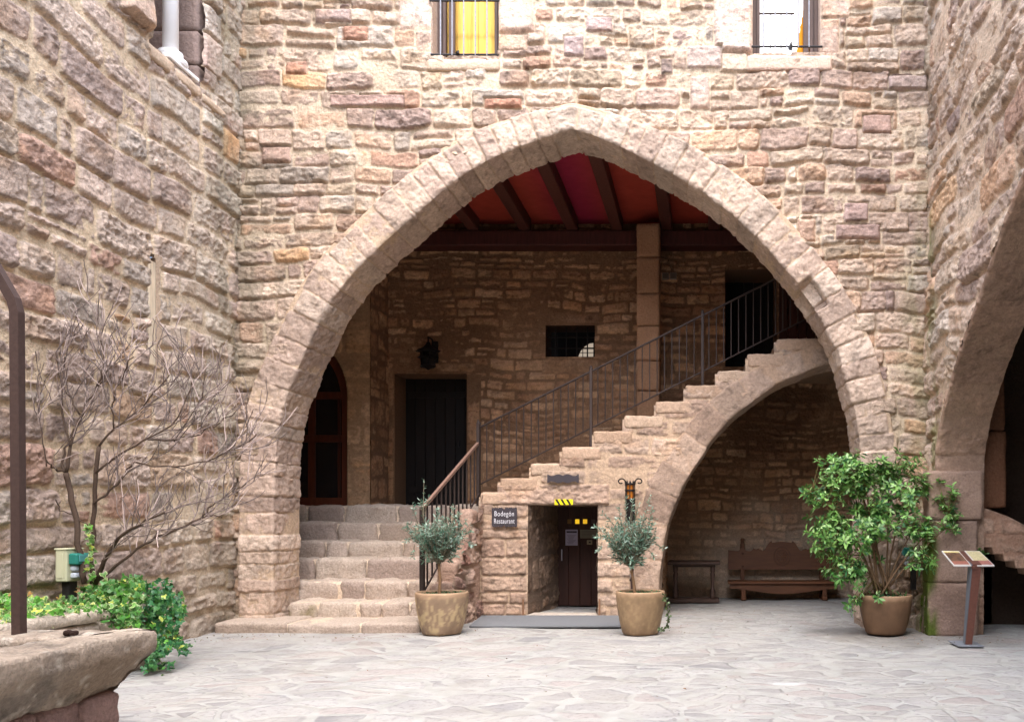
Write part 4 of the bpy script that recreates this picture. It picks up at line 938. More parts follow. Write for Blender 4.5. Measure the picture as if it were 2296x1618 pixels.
notice('paper_notice', 1268, 1295.5, 1186.5, 1222, (176, 168, 190), mk, 'white paper notice with a dark heading, on the cellar door', YD - .002)
notice('paper_notice', 1301, 1341, 1186.5, 1206, (120, 112, 92), [(1304, 1338, 1190 + 3 * k, 1191 + 3 * k, (84, 78, 66)) for k in range(5)], 'grey green landscape notice at the right edge of the cellar door', YD - .002)
notice('paper_notice', 1316, 1328, 1210, 1220, (150, 134, 104), [(1320, 1325, 1213, 1217, (60, 50, 40))], 'small square sticker below the grey green notice on the cellar door', YD - .002)

# cheek wall of the lower steps
ck = thing('cheek_wall', 'rough low stone cheek wall on the right of the lower steps, sloping', 'wall', (-2.85, 10.5, 0))
xc = PX(1080, YS)
def ctop(y): return np.interp(y, [9.85, 10.2, 10.7, 11.14], [.42, .70, 1.15, 1.56])
U, V = grid(9.85, YS + .05, -.03, 1.62, .014); u_, v_ = U.ravel(), V.ravel()
h, col = masonry(u_, v_, 211, ch=(.14, .3), cw=(.2, .45), relief=.055, pal=[(2, (170, 146, 132)), (1.5, (156, 126, 116)), (1, (186, 160, 142)), (.5, (150, 110, 100))], rough=1.3, mort=(180, 158, 138), rnd=.9, mvar=.3)
h = h + .06 * fbm2(u_ * 2, v_ * 2, 212, 3)
tp = ctop(U) + .03 * vn2(U * 6, U * 0, 213); keep = V < tp + .02
posn = np.stack([np.full_like(U, xc - .02), U, np.minimum(V, tp)], -1)
sheet('rough_face', posn, np.array([1., 0, 0]), U, V, h, col, keep, M_STONE, ck)
sp = []
for i, (a, b2) in enumerate(((9.82, 10.12), (10.10, 10.42), (10.40, 10.75), (10.72, 11.12))):
    z = float(ctop((a + b2) / 2)); sp.append(((xc - .27, a, -.02), (xc - .02, b2, z), .06, .03, 215 + i, lin((180, 152, 134)), dict(res=.04)))
blocks('cheek_core', sp, M_STONE, ck)

# lower steps and landing
ls = thing('stone_steps', 'flight of seven worn stone steps leading up through the left side of the arch', 'steps', (-4, 10, 0))
yf = [9.46, 10.14, 10.60, 11.05, 11.50, 11.95, 12.40]; px_ = [1397, 1349, 1302, 1252, 1213, 1171, 1132]
zt = [PZ(p, y) for p, y in zip(px_, yf)]
rng = random.Random(5)
pal = [(170, 153, 139), (179, 162, 147), (163, 146, 134), (184, 168, 152), (168, 150, 134)]
for i in range(7):
    y0 = yf[i]; y1 = (yf[i + 1] + .12) if i < 6 else YB; xl, xr = (-5.32, -3.07) if i == 0 else (-4.84, -2.98)
    if i >= 2: xl = -6.4 if i == 6 else -5.6
    zb = (zt[i - 1] - .08) if i else -.05
    n = [3, 5, 5, 4, 5, 5, 5][i]; cuts = [0] + sorted([(k + rng.uniform(-.25, .25)) / n for k in range(1, n)]) + [1]; sp = []
    for k in range(n):
        a = xl + (xr - xl) * cuts[k]; b2 = xl + (xr - xl) * cuts[k + 1]; dz = rng.uniform(-.008, .012); fy = rng.uniform(-.02, .02)
        c = lin(pal[rng.randrange(5)])
        def tnt(V_, C_, z_=zt[i]):
            k_ = sst(z_ - .035, z_ - .005, V_[:, 2])[:, None] * .55; return C_ * (1 - k_) + lin((200, 184, 167))[None] * k_
        tn = tnt
        if i == 1 and k == 0:
            def tn(V_, C_, z_=zt[i], t0=tnt):
                C_ = t0(V_, C_); return stain(C_, .65 * sst(-.1, .3, fbm3(V_, 7, 5)) * sst(z_ - .02, z_ - .06, V_[:, 2]), (112, 104, 56))
        sp.append(((a + .007, y0 + fy, zb), (b2 - .007, y1, zt[i] + dz), .055 if i else .03, .034 if i else .014, 230 + i * 9 + k, c, dict(res=.035, tint=tn)))
    b_ = MB()
    for s in sp:
        V_, F_, C_ = rough_block(*s[:6], **s[6]); b_.add(V_, F_.tolist(), C_)
    V_, F_, C_ = rough_block((xl + .02, y0 + .045, zb), (xr - .02, y1 - .01, zt[i] - .012), .02, .008, 300 + i, lin((214, 194, 170)), .05); b_.add(V_, F_.tolist(), C_)
    b_.build('step', M_STONE, ls, True)

# ------------------------------------------------------------------ railings
RUST = lin((56, 44, 39)); RUSTD = lin((50, 39, 34))
ra = thing('iron_railing', 'thin rusty iron railing with slender bars, climbing beside the long staircase', 'railing', (-.6, 11.4, 1.6))
YR = 11.38
def hr(px): return 958 - .5015 * (px - 1075)      # hand rail and bottom rail lines in the plane of the railing
def brl(px): return 1086 - .5065 * (px - 1075)
m = MB(); m.tube([P(1075, hr(1075), YR), P(1850, hr(1850), YR)], .014, RUST, 8); m.build('handrail', M_IRON, ra)
m = MB(); m.tube([P(1075, brl(1075), YR), P(1850, brl(1850), YR)], .010, RUST, 8); m.build('bottom_rail', M_IRON, ra)
for px, cc in ((1075, RUST), (1325, RUST * 1.25), (1575, RUST), (1825, RUST)):
    m = MB(); x, _, z1 = P(px, hr(px) - 5, YR); z0 = P(px, brl(px) + 42, YR)[2]; w = .019 if px != 1075 else .015
    m.box((x - w, YR - w, z0), (x + w, YR + w, z1), cc, .004); m.tube([(x, YR, z1), (x, YR, z1 + .035), (x, YR, z1 + .05)], (.022, .018, .004), cc, 8); m.build('post', M_IRON, ra)
px = 1091.5
while px < 1845:
    if min(abs(px - q) for q in (1075, 1325, 1575, 1825)) > 7:
        m = MB(); m.tube([P(px, hr(px) + 1, YR), P(px, brl(px) - 1, YR)], .0075, RUST * (.9 + .3 * h01(int(px), 4)), 6); m.build('baluster', M_IRON, ra)
    px += 16.6
rl = thing('iron_railing', 'short steep railing with close bars beside the lower stone steps', 'railing', (-3, 10.4, .3))
A0 = np.array(P(947, 1140, 9.66)); A1 = np.array(P(1072, 993, 11.3)); B0 = np.array(P(948, 1330, 9.66)); B1 = np.array(P(1074, 1106, 11.3))
m = MB(); dA = (A1 - A0) / np.linalg.norm(A1 - A0); m.tube([A0 - dA * .03, A1 + dA * .02], .024, lin((132, 104, 90)), 4, square=True); m.build('handrail', M_IRON, rl)
m = MB(); m.tube([B0, B1], .012, RUST * 1.2, 6); m.build('bottom_rail', M_IRON, rl)
m = MB(); m.box((A0[0] - .026, A0[1] - .026, .08), (A0[0] + .026, A0[1] + .026, A0[2] + .02), RUSTD, .005); m.build('post', M_IRON, rl)
m = MB(); zt_ = P(1073, 948, 11.3)[2]; m.box((A1[0] - .02, A1[1] - .02, 1.4), (A1[0] + .02, A1[1] + .02, zt_), RUST, .004); m.tube([(A1[0], A1[1], zt_), (A1[0], A1[1], zt_ + .05)], (.022, .004), RUST, 8); m.build('post', M_IRON, rl)
for k in range(1, 13):
    t = k / 13; a = A0 + (A1 - A0) * t; b2 = B0 + (B1 - B0) * t
    m = MB(); m.box((a[0] - .009, a[1] - .009, b2[2]), (a[0] + .009, a[1] + .009, a[2]), RUSTD * 1.1, .002); m.build('baluster', M_IRON, rl)

# ------------------------------------------------------------------ signs
def text_on(parent, txt, x, y, z, size, colr, name='lettering', shear=0, sx=1):
    cu = bpy.data.curves.new(name, 'FONT'); cu.body = txt; cu.size = size; cu.align_x = 'CENTER'; cu.align_y = 'CENTER'; cu.extrude = .0015; cu.shear = shear
    cu.offset = -.0004; cu.space_character = 1.12
    o = bpy.data.objects.new(name, cu); COL.objects.link(o); o.rotation_euler = (R(90), 0, 0); o.scale = (sx, 1, 1)
    cu.materials.append(M_LETTER); bpy.context.view_layer.update(); me = bpy.data.meshes.new_from_object(o.evaluated_get(bpy.context.evaluated_depsgraph_get())); bpy.data.objects.remove(o)
    o = bpy.data.objects.new(name, me); COL.objects.link(o); o.rotation_euler = (R(90), 0, 0); o.scale = (sx, 1, 1); o.parent = parent; o.location = Vector((x, y, z)) - Vector(offs(parent)); return o
M_LETTER = mat('white_lettering', color=(.8, .8, .82), rough=.6)
ys = YS - .075
SGN = lin((62, 56, 60))
def slate(px0, px1, py0, py1, mode):
    x0, x1, z0, z1 = PX(px0, ys), PX(px1, ys), PZ(py1, ys), PZ(py0, ys); w, hh = x1 - x0, z1 - z0; n = 60; top_ = []; bot_ = []
    for i in range(n + 1):
        t = i / n
        if mode == 'wave':
            tri = min(abs(t - .35), abs(t - .65)); d = .20 * hh * (1 - math.cos(min(1, tri / .2) * math.pi)) / 2 * (1 if .18 < t < .82 else 1) ; d *= sst(0, .12, min(t, 1 - t)) if min(t, 1 - t) < .12 else 1
        else: d = .03 * hh * (math.sin(t * 31) * .5 + .5) + (.06 * hh if abs(t - .5) < .04 else 0) + .015 * hh * math.sin(t * 77)
        top_.append((x0 + w * t, z1 - d)); bot_.append((x0 + w * t, z0 + d))
    b = MB(); b.prism(bot_ + top_[::-1], ys, ys + .014, SGN); return b, (x0, x1, z0, z1)
sg = thing('slate_sign', 'square black wall sign lettered Bodegón Restaurant in white, left of the cellar doorway', 'sign', P(1130, 1159, ys))
b, (x0, x1, z0, z1) = slate(1102.5, 1158.7, 1137, 1181, 'rough'); b.build('board', M_PAINT, sg)
text_on(sg, 'Bodegón', (x0 + x1) / 2, ys - .003, PZ(1151.5, ys), .092, None, sx=.70)
text_on(sg, 'Restaurant', (x0 + x1) / 2, ys - .003, PZ(1168, ys), .092, None, sx=.58)
sb_ = MB()
for (a, c) in ((x0 + .02, z0 + .02), (x1 - .02, z0 + .02), (x0 + .02, z1 - .03), (x1 - .02, z1 - .03)): sb_.lathe([(0, 0), (.006, 0), (.004, .004), (0, .004)], (a, ys, c), lin((120, 116, 118)), 8)
sb_.build('screw', M_IRON, sg)
b, _ = slate(1227, 1297.6, 1062.5, 1082.5, 'wave'); o = b.build('slate_sign', M_PAINT); tag(o, 'long blank black sign with wavy top and bottom edges, above the cellar lintel', 'sign')
# hazard strip
hz = thing('hazard_strip', 'yellow and black striped warning strip on the lintel of the cellar doorway', 'warning strip', P(1264, 1125, YS - .06))
yh = YS - .085; x0, x1, z0, z1 = PX(1243.5, yh), PX(1284.5, yh), PZ(1131.2, yh), PZ(1118.8, yh); b = MB(); b.box((x0, yh, z0), (x1, yh + .01, z1), lin((250, 226, 20)), .001); b.build('strip', M_PAINT, hz)
b = MB(); w = x1 - x0; hh = z1 - z0
for t in (.02, .31, .61):
    a = x0 + w * t; s_ = w * .19; b.prism([(a + s_, z0 + .001), (a + s_ + w * .12, z0 + .001), (a + w * .14, z1 - .001), (a + .001, z1 - .001)], yh - .003, yh - .0005, (.008, .008, .01))
b.build('stripe', M_PAINT, hz)

# ------------------------------------------------------------------ lanterns
lx, ly, lz = P(960, 795, 13.45)
la = thing('wall_lantern', 'black hexagonal iron lantern on the back wall, above the black doorway', 'lantern', (lx, ly, lz))
b = MB(); b.lathe([(0, .20), (.03, .19), (.035, .16), (.05, .15), (.10, .10), (.20, .055), (.185, .045), (0, .045)], (lx, ly, lz), VDK * .6, 6); b.build('cap', M_IRON, la)
b = MB(); b.lathe([(.115, .045), (.10, -.17), (.0, -.17)], (lx, ly, lz), np.array([.012, .01, .01]), 6); b.build('glass', M_GLASS, la)
b = MB()
for k in range(6):
    a = k * math.pi / 3; b.tube([(lx + .12 * math.cos(a), ly + .12 * math.sin(a), lz + .05), (lx + .102 * math.cos(a), ly + .102 * math.sin(a), lz - .20)], .008, VDK * .6, 6)
b.lathe([(.10, -.16), (.125, -.17), (.125, -.185), (.04, -.215), (0, -.24)], (lx, ly, lz), VDK * .6, 6); b.lathe([(.16, -.035), (.165, -.05), (.12, -.06), (.10, -.045), (.16, -.035)], (lx, ly, lz), VDK * .6, 6); b.build('cage', M_IRON, la)
b = MB(); b.tube([(lx + .02, YB - .03, lz + .12), (lx + .02, ly + .12, lz + .26), (lx, ly, lz + .27), (lx, ly, lz + .19)], .014, VDK * .6, 8); b.box((lx - .03, YB - .04, lz - .08), (lx + .07, YB - .01, lz + .26), VDK * .6); b.build('bracket', M_IRON, la)

ty = YS - .16
tl = thing('torch_lamp', 'tall iron wall torch with scrolled horns and amber glass, behind the middle olive tree', 'lamp', P(1413, 1330, ty))
tx = PX(1413, ty); zt0 = PZ(1083, ty); zt1 = PZ(1120, ty); zb_ = PZ(1330, ty)
b = MB(); r = .058
for k in range(8):
    a = k * math.pi / 4; b.tube([(tx + r * math.cos(a), ty + r * math.sin(a), zt0 + .02), (tx + r * .9 * math.cos(a), ty + r * .9 * math.sin(a), zt1 - .28)], .006, VDK, 6)
for z in (zt0 - .01, zt0 - .09, zt1): b.lathe([(r + .004, z - .012), (r + .008, z), (r + .004, z + .012), (r, z)], (tx, ty, 0), VDK, 16)
for k in range(8):
    a = k * math.pi / 4 + .2; b.tube([(tx + r * math.cos(a), ty + r * math.sin(a), zt0), (tx + r * .9 * math.cos(a), ty + r * .9 * math.sin(a), zt0 + .04)], (.008, .001), VDK, 6)
b.lathe([(r * .92, zt1), (r * .9, zt1 - .12), (.03, zt1 - .3), (.016, zt1 - .4)], (tx, ty, 0), VDK * 1.2, 12)
b.build('basket', M_IRON, tl)
b = MB()
for sgn in (-1, 1):
    pts = [(tx + sgn * (r - .0), ty, zt0 - .02)] + [(tx + sgn * (r + .055 - .05 * math.cos(t) * (1 - t / 9)), ty, zt0 + .02 + .045 * math.sin(t) * (1 - t / 9)) for t in np.linspace(0, 5.6, 22)]
    b.tube(pts, .008, VDK, 6)
b.build('scroll', M_IRON, tl)
b = MB(); b.lathe([(0, zt1 + .005), (r * .85, zt1 + .005), (r * .85, zt0 - .005), (0, zt0)], (tx, ty, 0), lin((168, 98, 20)), 20); b.build('amber_glass', M_PAINT, tl)
b = MB(); b.tube([(tx + .012, ty, zt1 - .35), (tx + .03, ty, zb_ - .08)], .021, lin((66, 48, 42)), 8); b.lathe([(.026, -.02), (.03, 0), (.026, .02)], (tx + .024, ty, PZ(1290, ty)), lin((150, 140, 134)), 10); b.build('shaft', M_IRON, tl)
b = MB()
for z in (zt1 - .1, PZ(1300, ty)): b.box((tx - .012, ty + .02, z - .015), (tx + .03, YS - .01, z + .015), VDK)
b.build('bracket', M_IRON, tl)

# ------------------------------------------------------------------ small fittings
el = thing('emergency_light', 'small white double box light fixed high on the back wall, right of the stone pillar', 'light fitting', P(1500, 618, YB - .04))
b = MB(); yq = YB - .07
for (a, c) in ((1484.5, 1499.5), (1501.5, 1517)): b.box((PX(a, yq), yq, PZ(626, yq)), (PX(c, yq), yq + .05, PZ(611, yq)), lin((150, 140, 124)), .006)
b.build('casing', M_PAINT, el)
b = MB()
for (a, c) in ((1486, 1498), (1503, 1515.5)): b.box((PX(a, yq), yq - .004, PZ(624, yq)), (PX(c, yq), yq - .001, PZ(613, yq)), lin((104, 90, 78)), .001)
b.build('diffuser', M_PAINT, el)
mtv = [(PX(1052, 9.88), 9.88), (PX(1392, 9.9), 9.9), (PX(1400, 10.98), 10.98), (PX(1080, 10.98), 10.98)]
b = MB(); b.prism(mtv, .012, .026, lin((118, 120, 122)), axis=2); o = b.build('doormat', M_MAT); tag(o, 'wide flat grey mat on the ground before the cellar doorway', 'mat')
for pxx, lb in (((1750 + 692 / 2.022) / 1.784, 'thin brown rod standing against the jamb left of the cellar doorway'), ((1750 + 1310 / 2.022) / 1.784, 'thin brown rod standing against the jamb right of the cellar doorway')):
    y_ = YS - .07; b = MB(); b.tube([P(pxx, 1378, y_), P(pxx, 1342, y_)], .011, lin((140, 104, 78)), 8); o = b.build('upright_rod', M_WOOD); tag(o, lb, 'rod')

def socket_box(x0, x1, y0, y1, z0, z1, label, sgn):
    t = thing('socket_box', label, 'socket box', ((x0 + x1) / 2, (y0 + y1) / 2, z0)); CRM = lin((196, 196, 164))
    b = MB(); b.box((x0, y0, z0), (x1, y1, z1), CRM, .008); b.box((x0 + .02, y0 - .004, z0 + .03), (x1 - .03, y0 + .001, z1 - .03), CRM * 1.06, .003); b.box((x0 - .004, y0 - .006, z1 - .002), (x1 + .004, y1, z1 + .012), CRM * 1.15, .004); b.build('casing', M_PAINT, t)
    xs = x1 if sgn > 0 else x0; zc = z0 + (z1 - z0) * .70
    b = MB(); b.box((xs - .005 * sgn, y0 + .02, z0 + (z1 - z0) * .52), (xs + .07 * sgn, y1 - .02, z1 - .03), lin((40, 126, 112)), .012); b.box((xs + .068 * sgn, y0 + .045, zc - .02), (xs + .075 * sgn, y1 - .045, zc + .035), lin((90, 160, 160)), .004); b.build('socket_cover', M_PAINT, t)
    for k in (.10, .33):
        b = MB(); b.box((xs - .005 * sgn, y0 + .04, z0 + (z1 - z0) * k), (xs + .045 * sgn, y1 - .04, z0 + (z1 - z0) * (k + .17)), lin((196, 204, 212)), .01); b.build('socket', M_PAINT, t)
    b = MB(); b.box(((x0 + x1) / 2 - .03, y0 + .05, z0 - .25), ((x0 + x1) / 2 + .03, y1 - .05, z0), lin((40, 36, 34))); b.build('stand', M_IRON, t)
socket_box(PX(123, 7.1), PX(149, 7.1), 7.1, 7.3, PZ(1304, 7.1), PZ(1232, 7.1), 'cream socket box with a green socket cover, among the ivy by the left wall', 1)
socket_box(PX(2041, 9.72), PX(2061, 9.72), 9.72, 9.86, PZ(1272, 9.72), PZ(1221, 9.72), 'cream socket box behind the big green shrub, in the right corner', -1)

# ------------------------------------------------------------------ furniture in the recess
DW = lin((70, 52, 43)); BW = lin((104, 66, 42))
tb = thing('wooden_table', 'small dark wooden table with turned legs, in the recess left of the bench', 'table', (-.15, 12.95, 0))
yA, yBk = 12.74, 13.16; xa, xb = PX(1497, yA), PX(1615, yA); zt_ = PZ(1258, yA)
b = MB(); b.box((xa, yA - .02, zt_ - .05), (xb, yBk + .02, zt_), DW * 1.15, .01); b.build('table_top', M_WOODX, tb)
b = MB(); b.box((xa + .07, yA + .06, zt_ - .085), (xb - .07, yBk - .06, zt_ - .05), DW, .006); b.build('apron', M_WOODX, tb)
prof = [(0, 0), (.04, 0), (.042, .07), (.032, .085), (.044, .10), (.03, .13), (.024, .2), (.03, .32), (.034, .36), (.022, .38), (.034, .40), (.034, zt_ - .14), (0, zt_ - .14)]
for x in (xa + .11, xb - .11):
    for y in (yA + .09, yBk - .09):
        b = MB(); b.lathe([(r, z + .06 if z > 0 else .06) for (r, z) in prof[:-2]] + [(.034, zt_ - .06), (0, zt_ - .06)], (x, y, 0), DW * 1.05, 14); b.build('leg', M_WOOD, tb, True)
for y in (yA + .09, yBk - .09):
    b = MB(); b.box((xa + .02, y - .05, .0), (xb - .01, y + .05, .065), DW, .02); b.build('foot', M_WOODX, tb)
b = MB(); b.box(((xa + xb) / 2 - .04, yA + .12, .03), ((xa + xb) / 2 + .04, yBk - .12, .07), DW * 1.1, .008); b.build('stretcher', M_WOOD, tb)

bn = thing('wooden_bench', 'reddish brown wooden bench with scalloped backrest and carved roundel, against the recess wall', 'bench', (1.2, 13.4, 0))
yF, yK = 13.18, 13.58; x0, x1 = PX(1632, 13.25), PX(1882, 13.25); sz = PZ(1303, 13.2)
b = MB(); b.box((x0, yF, sz - .035), (x1, yK, sz), BW * 1.1, .008); b.build('seat', M_WOODX, bn)
b = MB(); n = 40; tp_ = [(x0 + .03 + (x1 - x0 - .06) * t, sz - .035) for t in np.linspace(0, 1, n)]; bt_ = [(x, sz - .15 + .05 * math.cos((x - x0) / (x1 - x0) * 2 * math.pi) * .8) for (x, _) in tp_]
b.prism(bt_ + tp_[::-1], yF + .05, yF + .075, BW * .85); b.build('apron', M_WOODX, bn)
yb_ = yK - .05; zb0, zb1 = PZ(1276, yb_), PZ(1239, yb_); xm = (x0 + x1) / 2; hw = (x1 - x0) / 2
def crest(t):
    a = abs(t)
    if a < .19: return .155 + .02 * math.cos(a / .19 * 1.5)
    v = .155 * (1 - sst(.19, .36, a)) + .03
    v += .035 * max(0, math.sin((a - .36) / .10 * math.pi)) if .36 < a < .46 else 0
    v += .05 * sst(.42, .52, a) * (1 - sst(.52, .545, a)) + .03 * math.sin(a * 60) * (1 - sst(.55, .6, a)) * (a > .4) * .4
    v += .045 * sst(.62, .74, a) * (1 - sst(.74, .80, a)) + .015 * sst(.8, 1, a)
    return v
tt = np.linspace(-.985, .985, 150); topc = [(xm + hw * t, zb1 + crest(t)) for t in tt]
b = MB(); b.prism([(xm - hw * .985, zb0), (xm + hw * .985, zb0)] + topc[::-1], yb_, yb_ + .045, BW * .8); b.build('backrest', M_WOODX, bn)
b = MB(); zc = PZ(1247, yb_)
for rr_ in (.085, .125): b.tube([(xm + rr_ * math.cos(a), yb_ - .004, zc + rr_ * 1.15 * math.sin(a)) for a in np.linspace(0, 2 * math.pi, 40)], .006, BW * .6, 6)
for k in range(8):
    a = k * math.pi / 4; b.tube([(xm + .02 * math.cos(a), yb_ - .003, zc + .02 * math.sin(a)), (xm + .05 * math.cos(a + .5), yb_ - .006, zc + .05 * math.sin(a + .5)), (xm + .075 * math.cos(a + .2), yb_ - .002, zc + .085 * math.sin(a + .2))], .007, BW * .62, 5)
b.build('roundel', M_WOODX, bn)
for px in (1667, 1849):
    x = PX(px, 13.25)
    b = MB(); b.box((x - .035, yF + .06, 0), (x + .035, yF + .12, sz - .035), BW * .9, .01); b.box((x - .04, yF + .03, 0), (x + .04, yF + .2, .06), BW * .9, .012); b.box((x - .045, yF + .045, .2), (x + .045, yF + .13, .27), BW * .9, .02)
    b.box((x - .03, yF + .2, 0), (x + .03, yK - .02, .09), BW * .8, .012); b.build('leg', M_WOOD, bn)
    b = MB(); b.box((x - .032, yb_ + .045, 0), (x + .032, yb_ + .10, zb1 + .15), BW * .8, .01); b.lathe([(0, 0), (.03, 0), (.022, .03), (.034, .05), (.025, .075), (0, .08)], (x, yb_ + .06, zb1 + .15), BW * .8, 10)
    for z in (zb1 - .01, zb0 + .05): b.lathe([(0, -.012), (.018, -.012), (.018, .012), (0, .012)], (x, yb_ - .004, z), BW * .5, 10)
    b.box((x - .03, yb_ - .004, sz), (x + .03, yb_ + .01, zb0 + .01), BW * .8, .004); b.build('back_post', M_WOOD, bn)

# ------------------------------------------------------------------ information stand
isd = thing('information_stand', 'rusty brown information stand with two tilted reading panels on one leaning post', 'information stand', P(2172, 1444, 8.55))
yL = 8.5; CT = lin((104, 66, 54)); GY_ = lin((120, 124, 130))
bx, bz = PX(2172, yL), 0; tx_, tz_ = PX(2190, yL), PZ(1264, yL)
b = MB(); w0, w1 = .032, .042
V = [(bx - w0, yL, 0.012), (bx + w0, yL, 0.012), (bx + w0, yL + .05, 0.012), (bx - w0, yL + .05, 0.012), (tx_ - w1, yL - .02, tz_), (tx_ + w1, yL - .02, tz_), (tx_ + w1 + .0, yL + .10, tz_ + .03), (tx_ - w1, yL + .10, tz_ + .03)]
b.add(V, [(0, 3, 2, 1), (4, 5, 6, 7), (0, 1, 5, 4), (1, 2, 6, 5), (2, 3, 7, 6), (3, 0, 4, 7)], CT); b.build('post', M_IRON, isd)
b = MB(); b.box((bx - w0 - .012, yL + .005, .012), (bx - w0 - .002, yL + .05, .03), GY_)
V = [(bx - w0 - .004, yL + .0, .012), (bx - w0 - .004, yL + .05, .012), (tx_ - w1 - .004, yL + .10, tz_ + .025), (tx_ - w1 - .004, yL - .02, tz_ - .004), (bx - w0 - .010, yL + .0, .012), (bx - w0 - .010, yL + .05, .012), (tx_ - w1 - .012, yL + .10, tz_ + .025), (tx_ - w1 - .012, yL - .02, tz_ - .004)]
b.add(V, [(0, 1, 2, 3), (7, 6, 5, 4), (0, 4, 5, 1), (1, 5, 6, 2), (2, 6, 7, 3), (3, 7, 4, 0)], GY_ * .7); b.build('grey_flank', M_PAINT, isd)
b = MB(); b.box((PX(2150, 8.42), 8.42, .004), (PX(2207, 8.42), 8.78, .018), GY_, .004); b.build('base_plate', M_PAINT, isd)
yb2 = 8.92
def panel(c, art):
    (fl, fr_, bl, br_) = c; A = np.array(P(fl, 1267, yL - .03)); B = np.array(P(fr_, 1267, yL - .03)); Cc = np.array(P(br_, 1234.5, yb2)); D = np.array(P(bl, 1234, yb2))
    nrm = np.cross(B - A, D - A); nrm /= np.linalg.norm(nrm); b = MB()
    dn = -nrm * .012
    b.add([A, B, Cc, D, A + dn, B + dn, Cc + dn, D + dn], [(0, 1, 2, 3), (7, 6, 5, 4), (0, 4, 5, 1), (1, 5, 6, 2), (2, 6, 7, 3), (3, 7, 4, 0)], lin((214, 208, 200)))
    o = b.build('reading_panel', M_PAINT, isd)
    nu, nv = 40, 40; u, v = np.meshgrid(np.linspace(.05, .95, nu), np.linspace(.05, .96, nv)); u = u.ravel()[:, None]; v = v.ravel()[:, None]
    pts = (A * (1 - u) + B * u) * (1 - v) + (D * (1 - u) + Cc * u) * v + nrm * .003
    nn = fbm2(u[:, 0] * 5, v[:, 0] * 5, 301 + art, 3)
    if art == 0:
        c_ = np.where((v < .28) , lin((150, 96, 80)), lin((104, 76, 58))); c_ = np.where(v > .86, lin((206, 190, 130)), c_); k_ = sst(-.1, .4, nn)[:, None] * (v > .3) * (v < .86) * .7; c_ = c_ * (1 - k_) + lin((58, 44, 38)) * k_
    else:
        c_ = np.where((v < .32) , lin((158, 104, 92)), lin((196, 184, 140)))
        k_ = (np.sin(v * 120) > .3) * (v > .36) * (u < .8) * .25; c_ = c_ * (1 - k_) + lin((110, 96, 80)) * k_
    c_ = c_ * (1 + .25 * fbm2(u[:, 0] * 30, v[:, 0] * 30, 305, 2))[:, None]
    I = np.arange(nu * nv).reshape(nv, nu); f = np.stack([I[:-1, :-1], I[:-1, 1:], I[1:, 1:], I[1:, :-1]], -1).reshape(-1, 4)
    link_mesh('printed_sheet', pts, f, M_PAINT, o, c_)
panel((2139, 2178, 2111, 2150), 0); panel((2191.5, 2230, 2162.5, 2196), 1)
b = MB(); A = P(2179, 1268.5, yL - .03); B = P(2191, 1268.5, yL - .03); Cc = P(2162, 1235, yb2); D = P(2150.5, 1235, yb2); A, B, Cc, D = map(np.array, (A, B, Cc, D)); dn = np.array([0, 0, -.03])
b.add([A, B, Cc, D, A + dn, B + dn, Cc + dn, D + dn], [(0, 1, 2, 3), (7, 6, 5, 4), (0, 4, 5, 1), (1, 5, 6, 2), (2, 6, 7, 3), (3, 7, 4, 0)], CT * .9); b.build('spine', M_IRON, isd)

